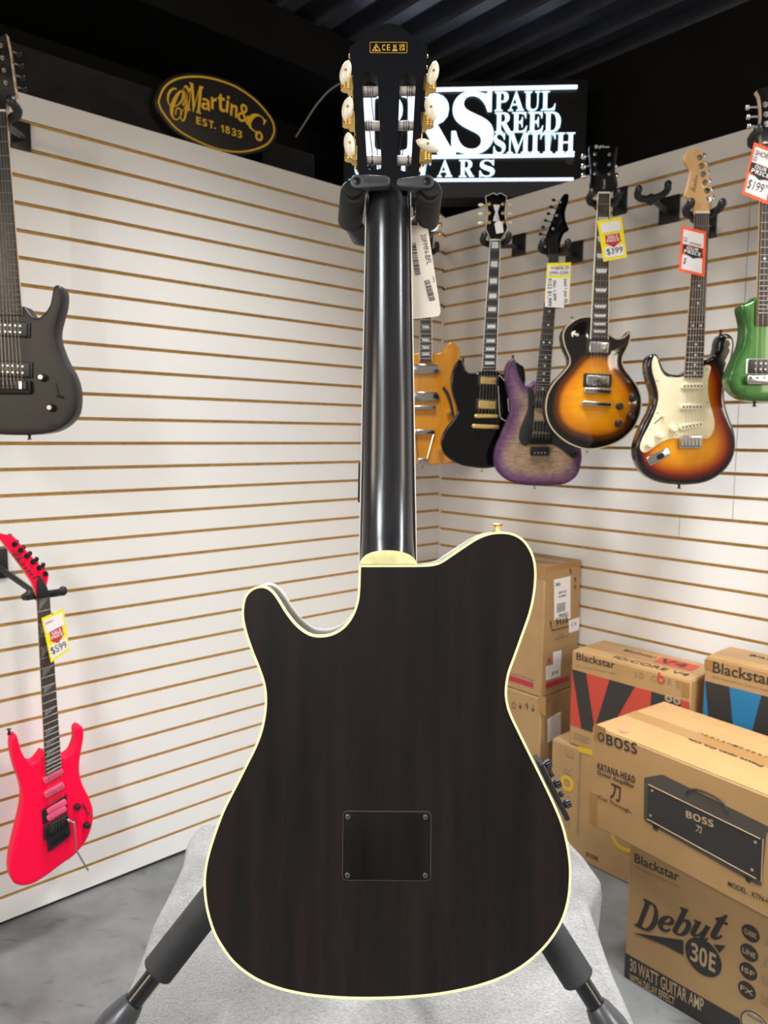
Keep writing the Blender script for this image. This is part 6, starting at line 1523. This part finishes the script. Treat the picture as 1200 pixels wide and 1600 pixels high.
# ------------------------------------------------------------------ guitar stand
st = thing('guitar_stand', 'black tripod guitar stand holding the near guitar by its neck', 'guitar stand', Matrix.Translation((0, 0.87, ZT)))
SO = Vector((0, 0.87, ZT))
def sp(px, py, Y): return onY(px, py, Y) - SO
hub = sp(606, 1058, 0.90)
topc = sp(608, 352, 0.935)
MB().cyl(sp(608, 700, 0.925), topc, 0.0105, 16).build('upper_tube', M_TUBE, st)
MB().cyl(hub, sp(608, 700, 0.925), 0.0135, 16).build('pole', M_TUBE, st)
cl = MB(); c0, c1 = sp(594, 716, 0.918), sp(590, 790, 0.918)
cl.tube([sp(606, 722, .922), sp(606, 786, .922)], 0.020, 16)
clo = cl.build('height_clutch', M_BLK, st)
lv = [FG.L(563, 724, .09), FG.L(573, 718, .09), FG.L(573, 791, .09), FG.L(561, 785, .09)]
MB().add([tuple(sp(px, py, Y)) for Y in (0.905, 0.925) for px, py in ((560, 724), (571, 716), (571, 792), (559, 784))], [(0, 1, 2, 3), (7, 6, 5, 4), (0, 4, 5, 1), (1, 5, 6, 2), (2, 6, 7, 3), (3, 7, 4, 0)]).build('clutch_lever', M_BLK, clo, bevel=0.001)
MB().tube([hub + Vector((0, 0, .03)), hub - Vector((0, 0, .03))], [0.024, 0.027], 20).build('tripod_hub', M_BLK, st)
def leg(p_foam0, p_foam1, p_tube, p_foot, nm='leg'):
    lo = MB().cyl(p_foam0, p_tube, 0.0105, 20).build('leg', M_TUBE, st)
    d = (p_foam1 - p_foam0).normalized()
    MB().tube([p_foam0 + d * 0.02, p_foam1 - d * .002, p_foam1], [0.0192, 0.0192, 0.0175], 28).build('foam_sleeve', M_FOAM, lo)
    d2 = (p_foot - p_tube).normalized()
    MB().tube([p_tube - d2 * 0.006, p_tube, p_tube + d2 * 0.02, p_foot - d2 * 0.02, p_foot], [0.0125, 0.0150, 0.0195, 0.0195, 0.017], 24).build('foot_joint', M_CAPPL, lo)
    return lo
def ext(P_, Q_, z):  # extend the leg line to height z above the table
    d = Q_ - P_; t = (z - P_.z) / d.z; return P_ + d * t
Lf = sp(245, 1519, 0.775); Lt = sp(203, 1572, 0.763)
leg(hub, Lf, Lt, ext(hub, Lt, 0.018))
Rf = sp(905, 1531, 0.775); Rt = sp(936, 1578, 0.763)
leg(hub, Rf, Rt, ext(hub, Rt, 0.018))
bk = Vector((0.0, 0.17, 0.018)); lo = MB().cyl(hub, bk, 0.0105, 16).build('leg', M_TUBE, st); MB().tube([bk + Vector((0, -.02, .03)), bk], [0.014, 0.018], 16).build('foot_joint', M_CAPPL, lo)
# yoke: cross piece, two padded arms, two gate flaps
yk = MB()
def sg_(px, py, d): q = FG.L(px, py, d); return FG.O + FG.ex * q[0] + FG.ey * d + FG.ez * q[1] - SO
yk.tube([sg_(556, 345, .085), sg_(565, 362, .100), sg_(585, 366, .112), sg_(608, 366, .115), sg_(632, 366, .112), sg_(655, 362, .100), sg_(668, 345, .085)], [.0150, .0165, .0165, .0165, .0165, .0165, .0150], 20)
yk.build('yoke', M_BLK, st)
for s_, (ax_, ay_), (bx_, by_) in ((-1, (552, 292), (547, 345)), (1, (671.5, 292), (666.5, 345))):
    a_, b2_ = sg_(ax_, ay_ + 6, 0.018), sg_(bx_, by_, 0.080)
    ar_ = MB(); dd = (b2_ - a_)
    ar_.tube([a_ + dd * 0.02, a_ + dd * 0.05, b2_ - dd * .03, b2_], [.0125, .0138, .0142, .0132], 28); arm_o = ar_.build('padded_arm', M_FOAM, st)
    MB().tube([a_ - dd * .10, a_ + dd * .06], [.0095, .0095], 20).build('arm_core', M_BLK, arm_o)
    n1 = 607.5 if s_ < 0 else 620.5
    fl_a = FG.L(557.6 if s_ < 0 else 667.5, 284.5, 0.010); fl_b = FG.L(601 if s_ < 0 else 626, 283.5 if s_ < 0 else 286, 0.010)
    r1, r2 = .0074, .0058 if s_ < 0 else .0045
    out = []
    A2, B2 = (Vector(fl_a), Vector(fl_b)); dx = (B2 - A2).normalized(); nz = Vector((-dx.y, dx.x))
    for k in range(13): an = PI / 2 + PI * k / 12; out.append(tuple(A2 + dx * r1 * math.cos(an) + nz * r1 * math.sin(an)))
    for k in range(13): an = -PI / 2 + PI * k / 12; out.append(tuple(B2 + dx * r2 * math.cos(an) + nz * r2 * math.sin(an)))
    fm = MB().prism(out, 0.008, 0.018, 0.0012); fo = fm.build('gate_flap', M_GREYPL, st)
    fo.matrix_local = Matrix.Translation(-SO) @ FG.M()
    pv = MB().tube([(fl_a[0], 0.0085, fl_a[1]), (fl_a[0], 0.0072, fl_a[1]), (fl_a[0], .0068, fl_a[1])], [.0040, .0040, .0030], 18).build('pivot_pin', M_BLKMETAL, fo)
    if s_ < 0: text(fo, 'HERCULES', (fl_a[0] * .42 + fl_b[0] * .58) + .0028, fl_a[1] * .5 + fl_b[1] * .5, .0235, .0042, 0.0080, M_INK, weight=.03, thick=.0002)
print('objects', len(bpy.data.objects))
